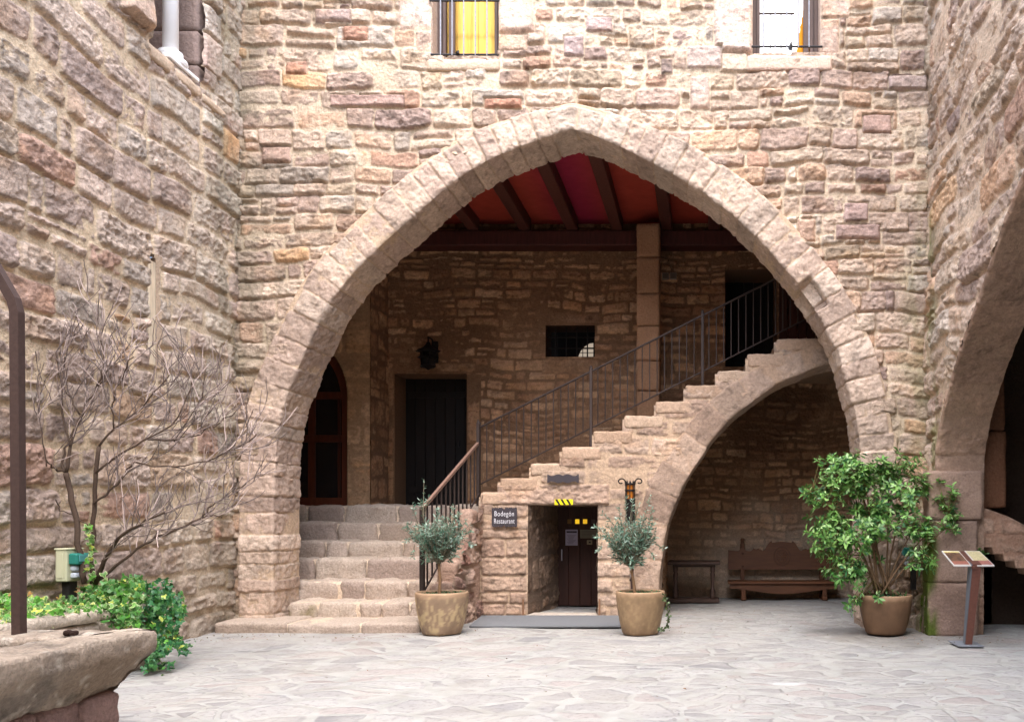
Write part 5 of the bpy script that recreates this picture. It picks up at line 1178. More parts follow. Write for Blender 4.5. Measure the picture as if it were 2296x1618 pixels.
# ------------------------------------------------------------------ well in the foreground
wl_ = thing('stone_well', 'weathered stone well basin with a thick worn rim, in the near corner of the court', 'well', (-4.1, 3.9, 0))
WX1, WX0, WY1_, WY0_ = -3.10, -5.15, 4.95, 2.9; RZ = .62; rw = .34; WC = lin((156, 142, 127))
def rimprof(path, nm, seed):
    # rim bar along a straight path, cross-section: flat top, vertical lip, then undercut; side: outward normal
    (ax, ay), (bx_, by), (nx_, ny_), m0, m1 = path
    prof = [(-rw, RZ - .17), (-rw, RZ - .02), (-rw + .02, RZ), (-.03, RZ), (-.006, RZ - .006), (0, RZ - .025), (0, RZ - .115), (-.02, RZ - .14), (-.075, RZ - .22), (-.135, RZ - .31), (-.16, RZ - .34)]
    pf, pz = resample(prof, .022); L_ = math.hypot(bx_ - ax, by - ay); n = int(L_ / .022) + 1; t = np.linspace(0, 1, n)
    Tm, K = np.meshgrid(t, np.arange(len(pz)), indexing='ij'); o = pz[K, 0]; z = pz[K, 1]
    dx_, dy_ = (bx_ - ax) / L_, (by - ay) / L_; s_ = Tm * L_; s_ = s_ + o * (m1 * Tm - m0 * (1 - Tm))    # mitre
    V = np.stack([ax + dx_ * s_ + nx_ * o, ay + dy_ * s_ + ny_ * o, z], -1).reshape(-1, 3)
    d = .013 * fbm3(V, 3.5, seed, 4) + .014 * fbm3(V * np.array([1, 1, 2.2]), 14, seed + 1, 4) - .05 * np.maximum(0, fbm3(V * np.array([1, 1, 2]), 5, seed + 2, 4) - .16)
    nn = np.gradient(pz, axis=0); nn = np.stack([-nn[:, 1], nn[:, 0]], 1); nn /= np.linalg.norm(nn, axis=1)[:, None]; nk = nn[K]
    V += d[:, None] * np.stack([nx_ * nk[..., 0], ny_ * nk[..., 0], nk[..., 1]], -1).reshape(-1, 3)
    # vertical joints between the rim stones
    jt = np.min([np.abs(s_.ravel() - q + .02 * fbm3(V, 8, 7, 2)) for q in (L_ * .16, L_ * .40, L_ * .78)], axis=0); V -= (np.exp(-(jt / .006) ** 2) * .012)[:, None] * np.array([nx_, ny_, .3])
    c = WC[None] * (1 + .3 * fbm3(V, 3, seed + 3, 4)[:, None] + .34 * fbm3(V, 22, seed + 4, 3)[:, None]); c = c * (1 - .6 * np.exp(-(jt / .007) ** 2)[:, None])
    c = stain(c, .55 * sst(0, .4, fbm3(V, 2.2, seed + 5, 4)) * sst(RZ - .03, RZ - .12, V[:, 2]), (128, 108, 88)); c = stain(c, .45 * sst(RZ - .03, RZ, V[:, 2]) * sst(-.3, .3, fbm3(V, 4, seed + 6, 3)), (206, 192, 172))
    c = stain(c, .5 * sst(.1, .45, fbm3(V, 5, seed + 7, 3)), (112, 106, 100)); c = stain(c, .6 * sst(.28, .42, fbm3(V, 9, seed + 8, 4)), (90, 84, 76)); c = stain(c, .6 * sst(.3, .4, fbm3(V, 13, seed + 9, 3)), (196, 186, 172))
    ny2, nx2 = K.shape; I = np.arange(ny2 * nx2).reshape(ny2, nx2); f = np.stack([I[:-1, :-1], I[:-1, 1:], I[1:, 1:], I[1:, :-1]], -1).reshape(-1, 4)
    link_mesh(nm, V, f, M_STONE, wl_, c)
rimprof(((WX1, WY0_), (WX1, WY1_), (1, 0), 1, 1), 'rim', 501); rimprof(((WX1, WY1_), (WX0, WY1_), (0, 1), 1, 1), 'rim', 511)
rimprof(((WX0, WY1_), (WX0, WY0_), (-1, 0), 1, 1), 'rim', 521); rimprof(((WX0, WY0_), (WX1, WY0_), (0, -1), 1, 1), 'rim', 531)
sp = []
zz_ = [(-.02, .30)]
for k in range(3):
    a = WY0_ + .16 + k * .6; sp.append(((WX1 - .42, a, -.02), (WX1 - .135, min(a + .59, WY1_ - .17), .305), .03, .02, 541 + k, lin((136, 112, 106)), dict(res=.03, cvar=.25)))
sp.append(((WX1 - .42, WY1_ - .42, -.02), (WX1 - .10, WY1_ - .14, .30), .035, .02, 545, lin((142, 116, 108)), dict(res=.03, cvar=.25)))
for k in range(3):
    a = WX0 + .2 + k * .5; sp.append(((a, WY1_ - .45, -.02), (a + .49, WY1_ - .15, .30), .03, .02, 548 + k, lin((150, 122, 110)), dict(res=.05)))
    sp.append(((WX0 + .15, WY0_ + .2 + k * .5, -.02), (WX0 + .45, WY0_ + .69 + k * .5, .30), .03, .02, 552 + k, lin((150, 122, 110)), dict(res=.06))); sp.append(((a, WY0_ + .15, -.02), (a + .49, WY0_ + .45, .30), .03, .02, 556 + k, lin((150, 122, 110)), dict(res=.06)))
blocks('base_block', sp, M_STONE, wl_)
b = MB(); b.box((WX0 + .3, WY0_ + .3, .02), (WX1 - .3, WY1_ - .3, .10), lin((60, 54, 48))); b.build('dark_well_floor', M_STONE, wl_)  # dark slab low in the basin, coloured for the shade of the cavity
fr_ = thing('well_frame', 'rusty square iron post bending over the stone well', 'iron frame', P(42, 1410, 4.8))
x = PX(43, 4.8); hw = .0245; pts = [(x, 4.8, RZ - .02), (x - .012, 4.8, PZ(700, 4.8)), (x - .03, 4.8, PZ(672, 4.8)), (x - .12, 4.8, PZ(608, 4.8)), (x - .36, 4.8, PZ(440, 4.8)), (x - .75, 4.8, PZ(330, 4.8)), (x - 1.1, 4.8, PZ(440, 4.8)), (x - 1.2, 4.8, PZ(700, 4.8)), (x - 1.2, 4.8, RZ)]
b = MB(); b.tube(pts, hw * 1.42, lin((74, 58, 53)), 4, square=True); b.build('post', M_IRON, fr_)
for (px, lb) in ((152, 'small dark lump on the well rim, the left of the two'), (166, 'small dark lump on the well rim, the right of the two')):
    V_, F_, C_ = rough_block(np.array(P(px, 1424, 4.72)) - (.017, .02, .0), np.array(P(px, 1424, 4.72)) + (.017, .02, .028), .012, .006, int(px), lin((56, 42, 36)), .01); b = MB(); b.add(V_, F_.tolist(), C_); tag(b.build('dark_pebble', M_STONE, None, True), lb, 'pebble')

# ------------------------------------------------------------------ plants
def leaves(name, pos, dirs, nrm, L, W, cols, m, parent, shape='lance', fold=.18, droop=.25):
    """many leaf blades: pos base, dirs along the midrib, nrm the upper face"""
    pos = np.asarray(pos, float); n = len(pos); d = np.asarray(dirs, float); d = d / (np.linalg.norm(d, axis=1)[:, None] + 1e-9)
    s = np.cross(d, nrm); s /= (np.linalg.norm(s, axis=1)[:, None] + 1e-9); up = np.cross(s, d)
    L = np.broadcast_to(L, (n,))[:, None]; W = np.broadcast_to(W, (n,))[:, None]
    if shape == 'lance': ts = [(0, 0), (.3, .42), (.65, .46), (1, 0)]
    else: ts = [(0, 0), (.35, .36), (.68, .52), (1, 0)]
    P0 = pos; rows = []
    for (t, w) in ts:
        c = pos + d * L * t - up * L * droop * t * t
        if w == 0: rows.append([c])
        else: rows.append([c + s * W * w + up * W * fold, c, c - s * W * w + up * W * fold])
    V = np.concatenate([np.stack([x for r in rows for x in r], 1)], 0)          # n,8,3
    k = V.shape[1]; base = (np.arange(n) * k)[:, None]
    q = np.array([[1, 2, 5, 4], [2, 3, 6, 5]]); t3 = np.array([[0, 2, 1, 1], [0, 3, 2, 2], [4, 5, 7, 7], [5, 6, 7, 7]])
    F_ = [tuple(int(b + i) for i in r) for b in base[:, 0] for r in q] + [tuple(int(b + i) for i in r[:3]) for b in base[:, 0] for r in t3]
    C_ = np.repeat(np.asarray(cols, float), k, axis=0)
    return link_mesh(name, V.reshape(-1, 3), F_, m, parent, C_)
def rnd_dirs(rng, n):
    v = rng.normal(size=(n, 3)); return v / np.linalg.norm(v, axis=1)[:, None]
def in_blobs(rng, blobs, n):
    vol = np.array([b[1][0] * b[1][1] * b[1][2] * (b[2] if len(b) > 2 else 1) for b in blobs]); vol /= vol.sum(); out = []; ids = []
    for i in rng.choice(len(blobs), n, p=vol):
        v = rng.normal(size=3); v = v / np.linalg.norm(v) * rng.uniform(.25, 1) ** .5; out.append(np.array(blobs[i][0]) + v * np.array(blobs[i][1])); ids.append(i)
    return np.array(out), np.array(ids)

def pot(parent, cx_, cy_, r, h, seed, colr, pale):
    prof = [(0, .0), (r * .70, .0), (r * .735, .012), (r * .84, h * .25), (r * .94, h * .55), (r * .99, h * .8), (r, h * .93), (r * 1.0, h - .012), (r * .985, h), (r * .95, h), (r * .935, h - .012), (r * .92, h - .05), (0, h - .05)]
    s_, pz = resample(prof, .016)
    def colf(V):
        c = np.tile(lin(colr), (len(V), 1)); a = np.arctan2(V[:, 1] - cy_, V[:, 0] - cx_); n1 = fbm2(a * 2.2, V[:, 2] * 3.5, seed, 4); n2 = fbm2(a * 9, V[:, 2] * 16, seed + 2, 4)
        c = c * (1 + .28 * n1 + .16 * n2)[:, None]
        c = stain(c, pale * sst(.05, .4, n2 + .5 * n1 - .9 * np.abs((V[:, 2] / h) - .42) + .15), (206, 184, 138))
        c = stain(c, .5 * sst(h * .86, h * .95, V[:, 2] + .02 * n2), (186, 154, 122)); c = stain(c, .45 * sst(.1, .0, V[:, 2] + .05 * n1), (104, 78, 58))
        return c
    b = MB(); b.lathe([tuple(q) for q in pz], (cx_, cy_, .008), colf, 64); b.build('pot', M_POT, parent, True)
    b = MB(); n = 32; b.lathe([(0, h - .03), (r * .5, h - .025), (r * .925, h - .04)], (cx_, cy_, 0), lin((62, 50, 40)), n, .012, seed); b.build('soil', M_STONE, parent, True)
    rng = np.random.RandomState(seed + 3); n = 420
    rr = r * .92 * np.sqrt(rng.rand(n)); aa = rng.rand(n) * 6.283; p = np.stack([cx_ + rr * np.cos(aa), cy_ + rr * np.sin(aa), h - .035 + .022 * rng.rand(n)], 1)
    d = rnd_dirs(rng, n); d[:, 2] = np.abs(d[:, 2]) * .5 + .15
    leaves('ground_cover', p, d, np.tile([0, 0, 1.], (n, 1)) + .4 * rnd_dirs(rng, n), rng.uniform(.018, .035, n), .016, lin((50, 104, 62))[None] * rng.uniform(.5, 1.4, (n, 1)), M_LEAF, parent, 'round')

OLIVE = [lin((112, 142, 120)), lin((146, 172, 152)), lin((78, 108, 86)), lin((162, 182, 168)), lin((66, 108, 88))]
def olive(label, Yc, px_c, r, h, trunk, blobs, sprigs, seed, colr, pale, group):
    cx_ = PX(px_c, Yc); t = thing('potted_olive_tree', label, 'potted tree', (cx_, Yc, 0), group)
    pot(t, cx_, Yc, r, h, seed, colr, pale)
    rng = np.random.RandomState(seed)
    tp = [np.array(P(a, b_, Yc)) for (a, b_) in trunk]; b = MB(); b.tube([tp[0] - (0, 0, .08)] + tp, np.linspace(.021, .014, len(tp) + 1), lin((132, 104, 78)), 8)
    bl = [(np.array(P(a, b_, Yc + dy)), (rx * Yc / F, (rx * .85) * Yc / F, rz * Yc / F), w) for (a, b_, rx, rz, dy, w) in blobs]
    # twigs from the head of the trunk into the crown, leaves paired along them
    top = tp[-1]; pts, ids = in_blobs(rng, bl, 250); LP = []; LD = []; LN = []; Lc = []; Ll = []
    cen = np.mean([q[0] for q in bl], 0)
    def twig(a, e, bend, n, lm, tone=1.):
        mid = (a + e) / 2 + np.array([0, 0, bend]) + rng.normal(size=3) * .015
        tt = np.linspace(0, 1, 7)[:, None]; path = a * (1 - tt) ** 2 + mid * 2 * tt * (1 - tt) + e * tt ** 2
        b.tube(path, np.linspace(.0055, .0018, 7), lin((128, 122, 104)), 4)
        for k in range(n):
            u = .35 + .65 * (k + rng.rand()) / n; i = min(5, int(u * 6)); f = u * 6 - i; p = path[i] * (1 - f) + path[i + 1] * f; ax = path[i + 1] - path[i]; ax /= np.linalg.norm(ax)
            for sgn in (-1, 1):
                sd_ = np.cross(ax, rnd_dirs(rng, 1)[0]); sd_ /= np.linalg.norm(sd_); LP.append(p); LD.append(ax * rng.uniform(.35, .9) + sd_ * rng.uniform(.5, 1.) + np.array([0, 0, rng.uniform(-.25, .25)])); nn = rnd_dirs(rng, 1)[0] + np.array([0, -.3, .9]); LN.append(nn)
                q = OLIVE[rng.choice(5, p=[.3, .25, .2, .13, .12])] * rng.uniform(.75, 1.25) * tone; Lc.append(q); Ll.append(lm * rng.uniform(.7, 1.25))
    for p in pts:
        a = top + (p - top) * rng.uniform(.0, .45) + rng.normal(size=3) * .01; twig(a, p + (p - cen) * .12 + np.array([0, 0, rng.uniform(-.02, .07)]), rng.uniform(-.02, .05), rng.randint(4, 8), .050)
    for (a, b_, c, d_) in sprigs:
        A_ = np.array(P(a, b_, Yc + rng.uniform(-.12, .12))); E_ = np.array(P(c, d_, Yc + rng.uniform(-.15, .1))); twig(A_, E_, .0, 9, .042, 1.1)
    b.build('trunk', M_BARK, t, True)
    Ll = np.array(Ll); leaves('crown', LP, LD, np.array(LN), Ll, Ll * .27, Lc, M_LEAF, t, 'lance', .10, .12)
    return t
GO = 'potted olive trees beside the cellar doorway'
olive('potted olive tree by the steps, its clay pot flecked with pale glaze', 9.42, 991, .278, .448, [(985, 1335), (987, 1300), (984, 1262)],
      [(985, 1200, 62, 34, 0, 1.2), (935, 1195, 28, 24, 0, .8), (1025, 1185, 26, 24, -.05, .7), (985, 1240, 46, 18, 0, .8)],
      [(950, 1170, 951, 1074), (948, 1160, 941, 1120), (952, 1150, 962, 1112), (1005, 1170, 1018, 1134), (1018, 1180, 1030, 1150), (935, 1190, 905, 1180), (940, 1180, 925, 1130), (1040, 1210, 1062, 1222), (925, 1200, 908, 1215), (975, 1170, 985, 1140), (930, 1220, 925, 1250), (1030, 1200, 1058, 1190)], 611, (140, 118, 96), .5, GO)
olive('potted olive tree right of the cellar doorway, in a plain tan pot', 9.38, 1436, .262, .46, [(1424, 1335), (1420, 1300), (1414, 1270)],
      [(1412, 1205, 58, 40, 0, 1.2), (1372, 1205, 34, 26, 0, .8), (1445, 1190, 30, 32, -.05, .8), (1410, 1250, 42, 18, 0, .6)],
      [(1405, 1170, 1404, 1110), (1412, 1165, 1418, 1118), (1420, 1180, 1432, 1130), (1440, 1180, 1460, 1112), (1455, 1180, 1462, 1140), (1360, 1200, 1330, 1180), (1360, 1210, 1332, 1202), (1460, 1215, 1490, 1230), (1380, 1180, 1350, 1150), (1395, 1180, 1388, 1135), (1450, 1230, 1468, 1250), (1350, 1215, 1340, 1235)], 621, (140, 116, 88), .1, GO)
# ivy strand trailing from the middle pot
rng = np.random.RandomState(5); pts = [P(1488, 1330, 9.15), P(1493, 1345, 9.1), P(1497, 1365, 9.05), P(1499, 1385, 9.05), P(1495, 1402, 9.05), P(1486, 1411, 9.05), P(1478, 1408, 9.06)]
s_ = np.linspace(0, len(pts) - 1, 40); pth = np.array([np.array(pts[int(min(u, len(pts) - 2))]) * (1 - (u - int(min(u, len(pts) - 2)))) + np.array(pts[int(min(u, len(pts) - 2)) + 1]) * (u - int(min(u, len(pts) - 2))) for u in s_])
iv = thing('ivy_strand', 'thin dark ivy strand trailing from the middle pot to the ground', 'ivy', tuple(pts[0])); b = MB(); b.tube(pth, .0035, lin((70, 60, 44)), 5); b.build('stem', M_BARK, iv, True)
p = np.repeat(pth[2:], 2, 0) + rng.normal(size=(76, 3)) * .006; leaves('foliage', p, rnd_dirs(rng, 76) + [0, -.3, -.2], rnd_dirs(rng, 76) + [0, -1, .6], rng.uniform(.02, .034, 76), .024, lin((74, 92, 52))[None] * rng.uniform(.5, 1.5, (76, 1)), M_LEAF, iv, 'round')

# big laurel-like shrub
SC = (PX(1985, 9.43), 9.43)
sh = thing('potted_shrub', 'large leafy green shrub in a brown pot by the right pier of the arch', 'potted shrub', (SC[0], SC[1], 0))
pot(sh, SC[0], SC[1], .285, .42, 631, (112, 86, 64), .0)
rng = np.random.RandomState(64)
def px_blob(a, b_, rx, rz, dy=0, w=1): Y = 9.35 + dy; return (np.array(P(a, b_, Y)), (rx * Y / F, max(rx, rz) * .75 * Y / F, rz * Y / F), w)
blobs = [px_blob(1900, 1060, 70, 50, -.05, 1.1), px_blob(1850, 1120, 48, 38, -.1), px_blob(1865, 1200, 55, 60, -.12, 1.1), px_blob(1885, 1275, 48, 40, -.12, .8), px_blob(1960, 1110, 62, 70, .05, .9), px_blob(2045, 1075, 52, 52, .08, .85), px_blob(1990, 1040, 55, 32, .05, .8),
         px_blob(2105, 1100, 42, 30, 0, .8), px_blob(2105, 1180, 48, 38, -.05, .8), px_blob(2045, 1175, 46, 36, -.1, .5), px_blob(1935, 1200, 45, 45, -.2, .7), px_blob(2070, 1255, 44, 30, -.1, .6), px_blob(1900, 1330, 40, 30, -.1, .35), px_blob(1905, 1285, 36, 34, -.2, .5), px_blob(2010, 1130, 60, 60, -.15, .7), px_blob(1960, 1180, 50, 50, -.2, .5)]
tips, ids = in_blobs(rng, blobs, 600)
extra = [(1806, 1092), (1800, 1105), (1812, 1158), (1808, 1190), (1815, 1215), (1838, 1025), (1930, 1012), (1900, 1022), (2150, 1105), (2135, 1085), (2155, 1150), (2140, 1165), (2100, 1260), (2125, 1255), (1960, 1240), (1975, 1255), (1970, 1340), (2030, 1340), (1905, 1370), (1900, 1355), (2070, 1020), (2015, 1010), (1990, 1200), (2060, 1185), (1862, 1020), (1850, 1035)]
tips = np.concatenate([tips, np.array([P(a, b_, 9.2 + rng.uniform(-.15, .25)) for (a, b_) in extra])])
base = np.array([SC[0], SC[1], .40]); b = MB(); LP = []; LD = []; LN = []; Lc = []; Ll = []; nodes = []
for k in range(15):                                   # main stems
    e = tips[rng.randint(len(tips))]; a = base + np.array([rng.uniform(-.1, .1), rng.uniform(-.1, .1), 0]); mid = a * .45 + e * .55; mid[:2] = a[:2] * .65 + e[:2] * .35 + rng.normal(size=2) * .04
    tt = np.linspace(0, 1, 9)[:, None]; path = a * (1 - tt) ** 2 + mid * 2 * tt * (1 - tt) + e * tt ** 2; b.tube(path, np.linspace(.013, .004, 9), lin((122, 98, 74)), 6); nodes += list(path[3:])
nodes = np.array(nodes)
G1 = [lin((104, 150, 70)), lin((134, 176, 94)), lin((76, 122, 56)), lin((168, 202, 132)), lin((58, 104, 58))]
for e in tips:
    dd = np.linalg.norm(nodes - e, axis=1) + .35 * np.maximum(0, nodes[:, 2] - e[2] + .05); a = nodes[np.argmin(dd + rng.rand(len(dd)) * .08)]; mid = (a + e) / 2 + np.array([0, 0, -.02]) + rng.normal(size=3) * .02
    tt = np.linspace(0, 1, 5)[:, None]; path = a * (1 - tt) ** 2 + mid * 2 * tt * (1 - tt) + e * tt ** 2; b.tube(path, np.linspace(.0045, .0022, 5), lin((116, 104, 66)), 5)
    ax = path[-1] - path[-2]; ax /= np.linalg.norm(ax); ax = ax + np.array([0, -.15, .5]); ax /= np.linalg.norm(ax)
    u = np.cross(ax, [0.3, .2, .9]); u /= np.linalg.norm(u); v = np.cross(ax, u); nl = rng.randint(7, 12); low = e[2] < .75
    tone = rng.uniform(.8, 1.25)
    for j in range(nl):
        an = j * 2.4 + rng.uniform(-.3, .3); out = u * math.cos(an) + v * math.sin(an); el_ = rng.uniform(.05, .75); d = out * math.cos(el_) + ax * math.sin(el_); LP.append(e - ax * rng.uniform(0, .05)); LD.append(d + np.array([0, 0, -.12])); LN.append(ax + .25 * rng.normal(size=3))
        Lc.append(G1[rng.choice(5, p=[.3, .25, .2, .13, .12])] * tone * rng.uniform(.8, 1.2) * (np.array([.8, .95, 1.0]) if low else 1)); Ll.append(rng.uniform(.040, .092))
    for j in range(rng.randint(3, 7)):                 # leaves lower down the twig
        f = rng.uniform(.3, .9); i = int(f * 4); LP.append(path[i]); LD.append(rnd_dirs(rng, 1)[0] + ax * .4); LN.append(np.array([0, -.2, 1]) + .5 * rng.normal(size=3)); Lc.append(G1[rng.choice(5)] * tone * rng.uniform(.7, 1.1)); Ll.append(rng.uniform(.05, .085))
b.build('stems', M_BARK, sh, True); Ll = np.array(Ll)
leaves('crown', LP, LD, np.array(LN), Ll, Ll * .34, Lc, M_LEAF, sh, 'round', .12, .22)

# planter trough with ivy by the left wall
PLX = -4.66; PT = .545
pt = thing('stone_planter', 'long grey stone trough along the left wall, half buried in ivy', 'planter', (-5, 6.8, 0))
sp = []
for i, (a, b2) in enumerate(((5.2, 5.95), (5.96, 6.78), (6.79, 7.45))): sp.append(((PLX - .2, a, -.02), (PLX, b2, PT - .10), .04, .02, 701 + i, lin((184, 168, 152)), dict(res=.035, cvar=.2))); sp.append(((PLX - .24, a, PT - .095), (PLX + .025, b2 - .03, PT), .035, .014, 711 + i, lin((196, 182, 164)), dict(res=.035, cvar=.2)))
sp.append(((-5.4, 7.30, -.02), (PLX - .02, 7.52, PT - .01), .05, .02, 707, lin((170, 156, 142)), dict(res=.045)))
blocks('trough', sp, M_STONE, pt)
b = MB(); b.box((-5.4, 5.2, PT - .12), (PLX - .15, 7.4, PT - .05), lin((58, 44, 34))); b.build('soil', M_STONE, pt)
def ivy_leaves(name, pos, dirs, nrm, size, cin, cout, parent):
    """five-lobed leaves: pale edge ring, green centre"""
    pos = np.asarray(pos); n = len(pos); d = dirs / np.linalg.norm(dirs, axis=1)[:, None]; s = np.cross(d, nrm); s /= np.linalg.norm(s, axis=1)[:, None] + 1e-9; up = np.cross(s, d)
    out = np.array([(0, 0), (-.22, .42), (.02, .55), (.34, .50), (.40, .26), (1.0, .0), (.40, -.26), (.34, -.50), (.02, -.55), (-.22, -.42)]); inn_ = out * .70 + np.array([.06, 0]); k = 20
    V = np.zeros((n, k, 3))
    for i in range(10):
        for (arr, o_) in ((out, 0), (inn_, 10)):
            r2 = abs(arr[i, 1]); V[:, i + o_] = pos + size[:, None] * (d * arr[i, 0] + s * arr[i, 1] + up * (.16 * r2 - .22 * max(0, arr[i, 0]) ** 2))
    F_ = []; C_ = np.zeros((n, k, 3)); C_[:, :10] = cout[:, None]; C_[:, 10:] = cin[:, None]
    pat = [tuple(range(10, 20))] + [(i, (i + 1) % 10, 10 + (i + 1) % 10, 10 + i) for i in range(10)]
    for j in range(n): F_ += [tuple(j * k + i for i in f) for f in pat]
    return link_mesh(name, V.reshape(-1, 3), F_, M_LEAF, parent, C_.reshape(-1, 3), False)
rng = np.random.RandomState(71)
def ivy_cloud(n, fpos, cfun, smin, smax, facing):
    pos = np.array([fpos(rng) for _ in range(n)]); nr = np.array(facing)[None] + .55 * rng.normal(size=(n, 3)); d = rnd_dirs(rng, n) + np.array([.25, -.35, -.7]); cin, cout = zip(*[cfun(rng, p) for p in pos]); return pos, d, nr, rng.uniform(smin, smax, n), np.array(cin), np.array(cout)
def c_pale(r, p):
    k = r.rand(); q = r.uniform(.7, 1.25)
    if k < .5: return lin((104, 150, 74)) * q, lin((206, 216, 160)) * r.uniform(.8, 1.1)
    if k < .85: return lin((88, 152, 54)) * q, lin((128, 184, 84)) * q
    return lin((190, 204, 84)) * q, lin((214, 220, 140)) * q
def c_mid(r, p): return (c_pale(r, p) if r.rand() < .45 else (lin((74, 132, 58)) * r.uniform(.7, 1.2), lin((120, 166, 96)) * r.uniform(.8, 1.1)))
def c_dark(r, p):
    q = r.uniform(.5, 1.35)
    if r.rand() < .22: return c_mid(r, p)
    a = np.array([1, 1, 1.]) if r.rand() < .6 else np.array([1.35, 1.05, .8]); return lin((54, 114, 66)) * q * a, lin((78, 140, 92)) * q * a
iv = thing('ivy', 'ivy over the stone trough, pale and variegated at left, dark green where it spills down', 'ivy', (-4.9, 6.9, .5)); iv['kind'] = 'thing'
def top_pos(y0, y1, xo=.06):
    def f(r): y = r.uniform(y0, y1); x = r.uniform(-5.34, PLX - .02 + xo); hump = .05 + .13 * (.5 + .5 * math.sin(y * 7.3 + x * 4)) * min(1, (PLX + .12 - x) / .25); return (x, y, PT - .04 + hump * r.rand() ** .5)
    return f
ivy_leaves('foliage', *[np.asarray(a) for a in ivy_cloud(900, top_pos(5.3, 6.7, .03), c_pale, .030, .055, (.2, -.5, .8))], iv)
ivy_leaves('foliage', *[np.asarray(a) for a in ivy_cloud(620, top_pos(6.5, 7.5), c_mid, .030, .055, (.2, -.5, .8))], iv)
def blobs2(bl):
    def f(r):
        px, py, rx, ry, Y = bl[r.randint(len(bl))]; a = r.rand() * 6.283; q = r.rand() ** .6 * (1 + .25 * math.sin(a * 3 + px)); x, y, z = P(px + rx * q * math.cos(a), py + ry * q * math.sin(a), Y + r.normal() * .07 - .12 * (1 - q)); return (max(x, -5.31), y, max(z, .015))
    return f
blobby = blobs2([(315, 1325, 38, 30, 7.45), (350, 1330, 40, 32, 7.5), (380, 1345, 26, 26, 7.55), (330, 1365, 40, 34, 7.35), (365, 1375, 40, 34, 7.4), (345, 1410, 34, 30, 7.3), (380, 1405, 24, 26, 7.4), (400, 1370, 14, 14, 7.5), (300, 1385, 28, 22, 7.2)])
tail = blobs2([(350, 1430, 24, 22, 7.25), (368, 1448, 22, 16, 7.2), (348, 1462, 18, 18, 7.15), (395, 1440, 16, 12, 7.3), (340, 1485, 12, 14, 7.05)])
def drape(px0, px1, py0, py1, Y0_, Y1_, thick):
    def f(r):
        u = r.rand(); v = r.rand(); Y = Y0_ + (Y1_ - Y0_) * v + r.normal() * thick; w = 1 - .25 * abs(2 * u - 1) * v; px = (px0 + px1) / 2 + (u - .5) * (px1 - px0) * w + r.normal() * 5; py = py0 + (py1 - py0) * v + r.normal() * 6; x, y, z = P(px, py, Y); return (x, y, max(z, .015))
    return f
ivy_leaves('foliage', *[np.asarray(a) for a in ivy_cloud(380, drape(225, 320, 1300, 1400, 7.05, 6.85, .06), c_mid, .032, .058, (.4, -.8, .4))], iv)
ivy_leaves('foliage', *[np.asarray(a) for a in ivy_cloud(900, blobby, c_dark, .026, .05, (.5, -.8, .4))], iv)
ivy_leaves('foliage', *[np.asarray(a) for a in ivy_cloud(330, tail, c_dark, .026, .05, (.5, -.8, .5))], iv)
st_p = []
for strand in ([(370, 1440), (400, 1455), (435, 1448)], [(345, 1470), (352, 1490), (375, 1502), (390, 1495)], [(335, 1470), (332, 1495), (322, 1512)], [(380, 1430), (410, 1462), (428, 1466)], [(350, 1480), (365, 1510)]):
    for i in range(len(strand) - 1):
        for t in np.linspace(0, 1, 9): 
            px = strand[i][0] * (1 - t) + strand[i + 1][0] * t; py = strand[i][1] * (1 - t) + strand[i + 1][1] * t; Yg = F * EYE / (max(py + 6, 1420) - CY); st_p.append((*P(px, py, Yg)[:2], .03 + .03 * rng.rand()))
st_p = np.array(st_p); n = len(st_p); cc = [c_mid(rng, 0) if rng.rand() < .4 else c_dark(rng, 0) for _ in range(n)]
ivy_leaves('foliage', st_p + rng.normal(size=(n, 3)) * .015, rnd_dirs(rng, n) + [0, -.4, 0], np.tile([0, -.3, 1.], (n, 1)) + .4 * rng.normal(size=(n, 3)), rng.uniform(.028, .05, n), np.array([c[0] for c in cc]), np.array([c[1] for c in cc]), iv)
# a few dead leaves and bare runners among the ivy
nd = 60; dp_ = np.array([top_pos(5.4, 7.4)(rng) for _ in range(nd)]) + [0, 0, .03]
ivy_leaves('foliage', dp_, rnd_dirs(rng, nd), np.tile([.2, -.5, .8], (nd, 1)) + .5 * rng.normal(size=(nd, 3)), rng.uniform(.02, .045, nd), lin((150, 116, 66))[None] * rng.uniform(.6, 1.2, (nd, 1)), lin((170, 140, 84))[None] * rng.uniform(.6, 1.2, (nd, 1)), iv)
# ivy climbing one stem of the shrub
cl = []
for t in np.linspace(0, 1, 46): x, y, z = P(205 - 2 * math.sin(t * 9) + 4 * (1 - t), 1300 - t * 125, 7.16); cl.append((x + rng.normal() * .014, y - .02 + rng.normal() * .01, z))
cl = np.array(cl); n = len(cl); cc = [c_pale(rng, 0) for _ in range(n)]
ivy_leaves('foliage', cl, rnd_dirs(rng, n) + [0, -.2, -.8], np.tile([.3, -1, .4], (n, 1)) + .4 * rng.normal(size=(n, 3)), rng.uniform(.026, .05, n), np.array([c[0] for c in cc]), np.array([c[1] for c in cc]), iv)

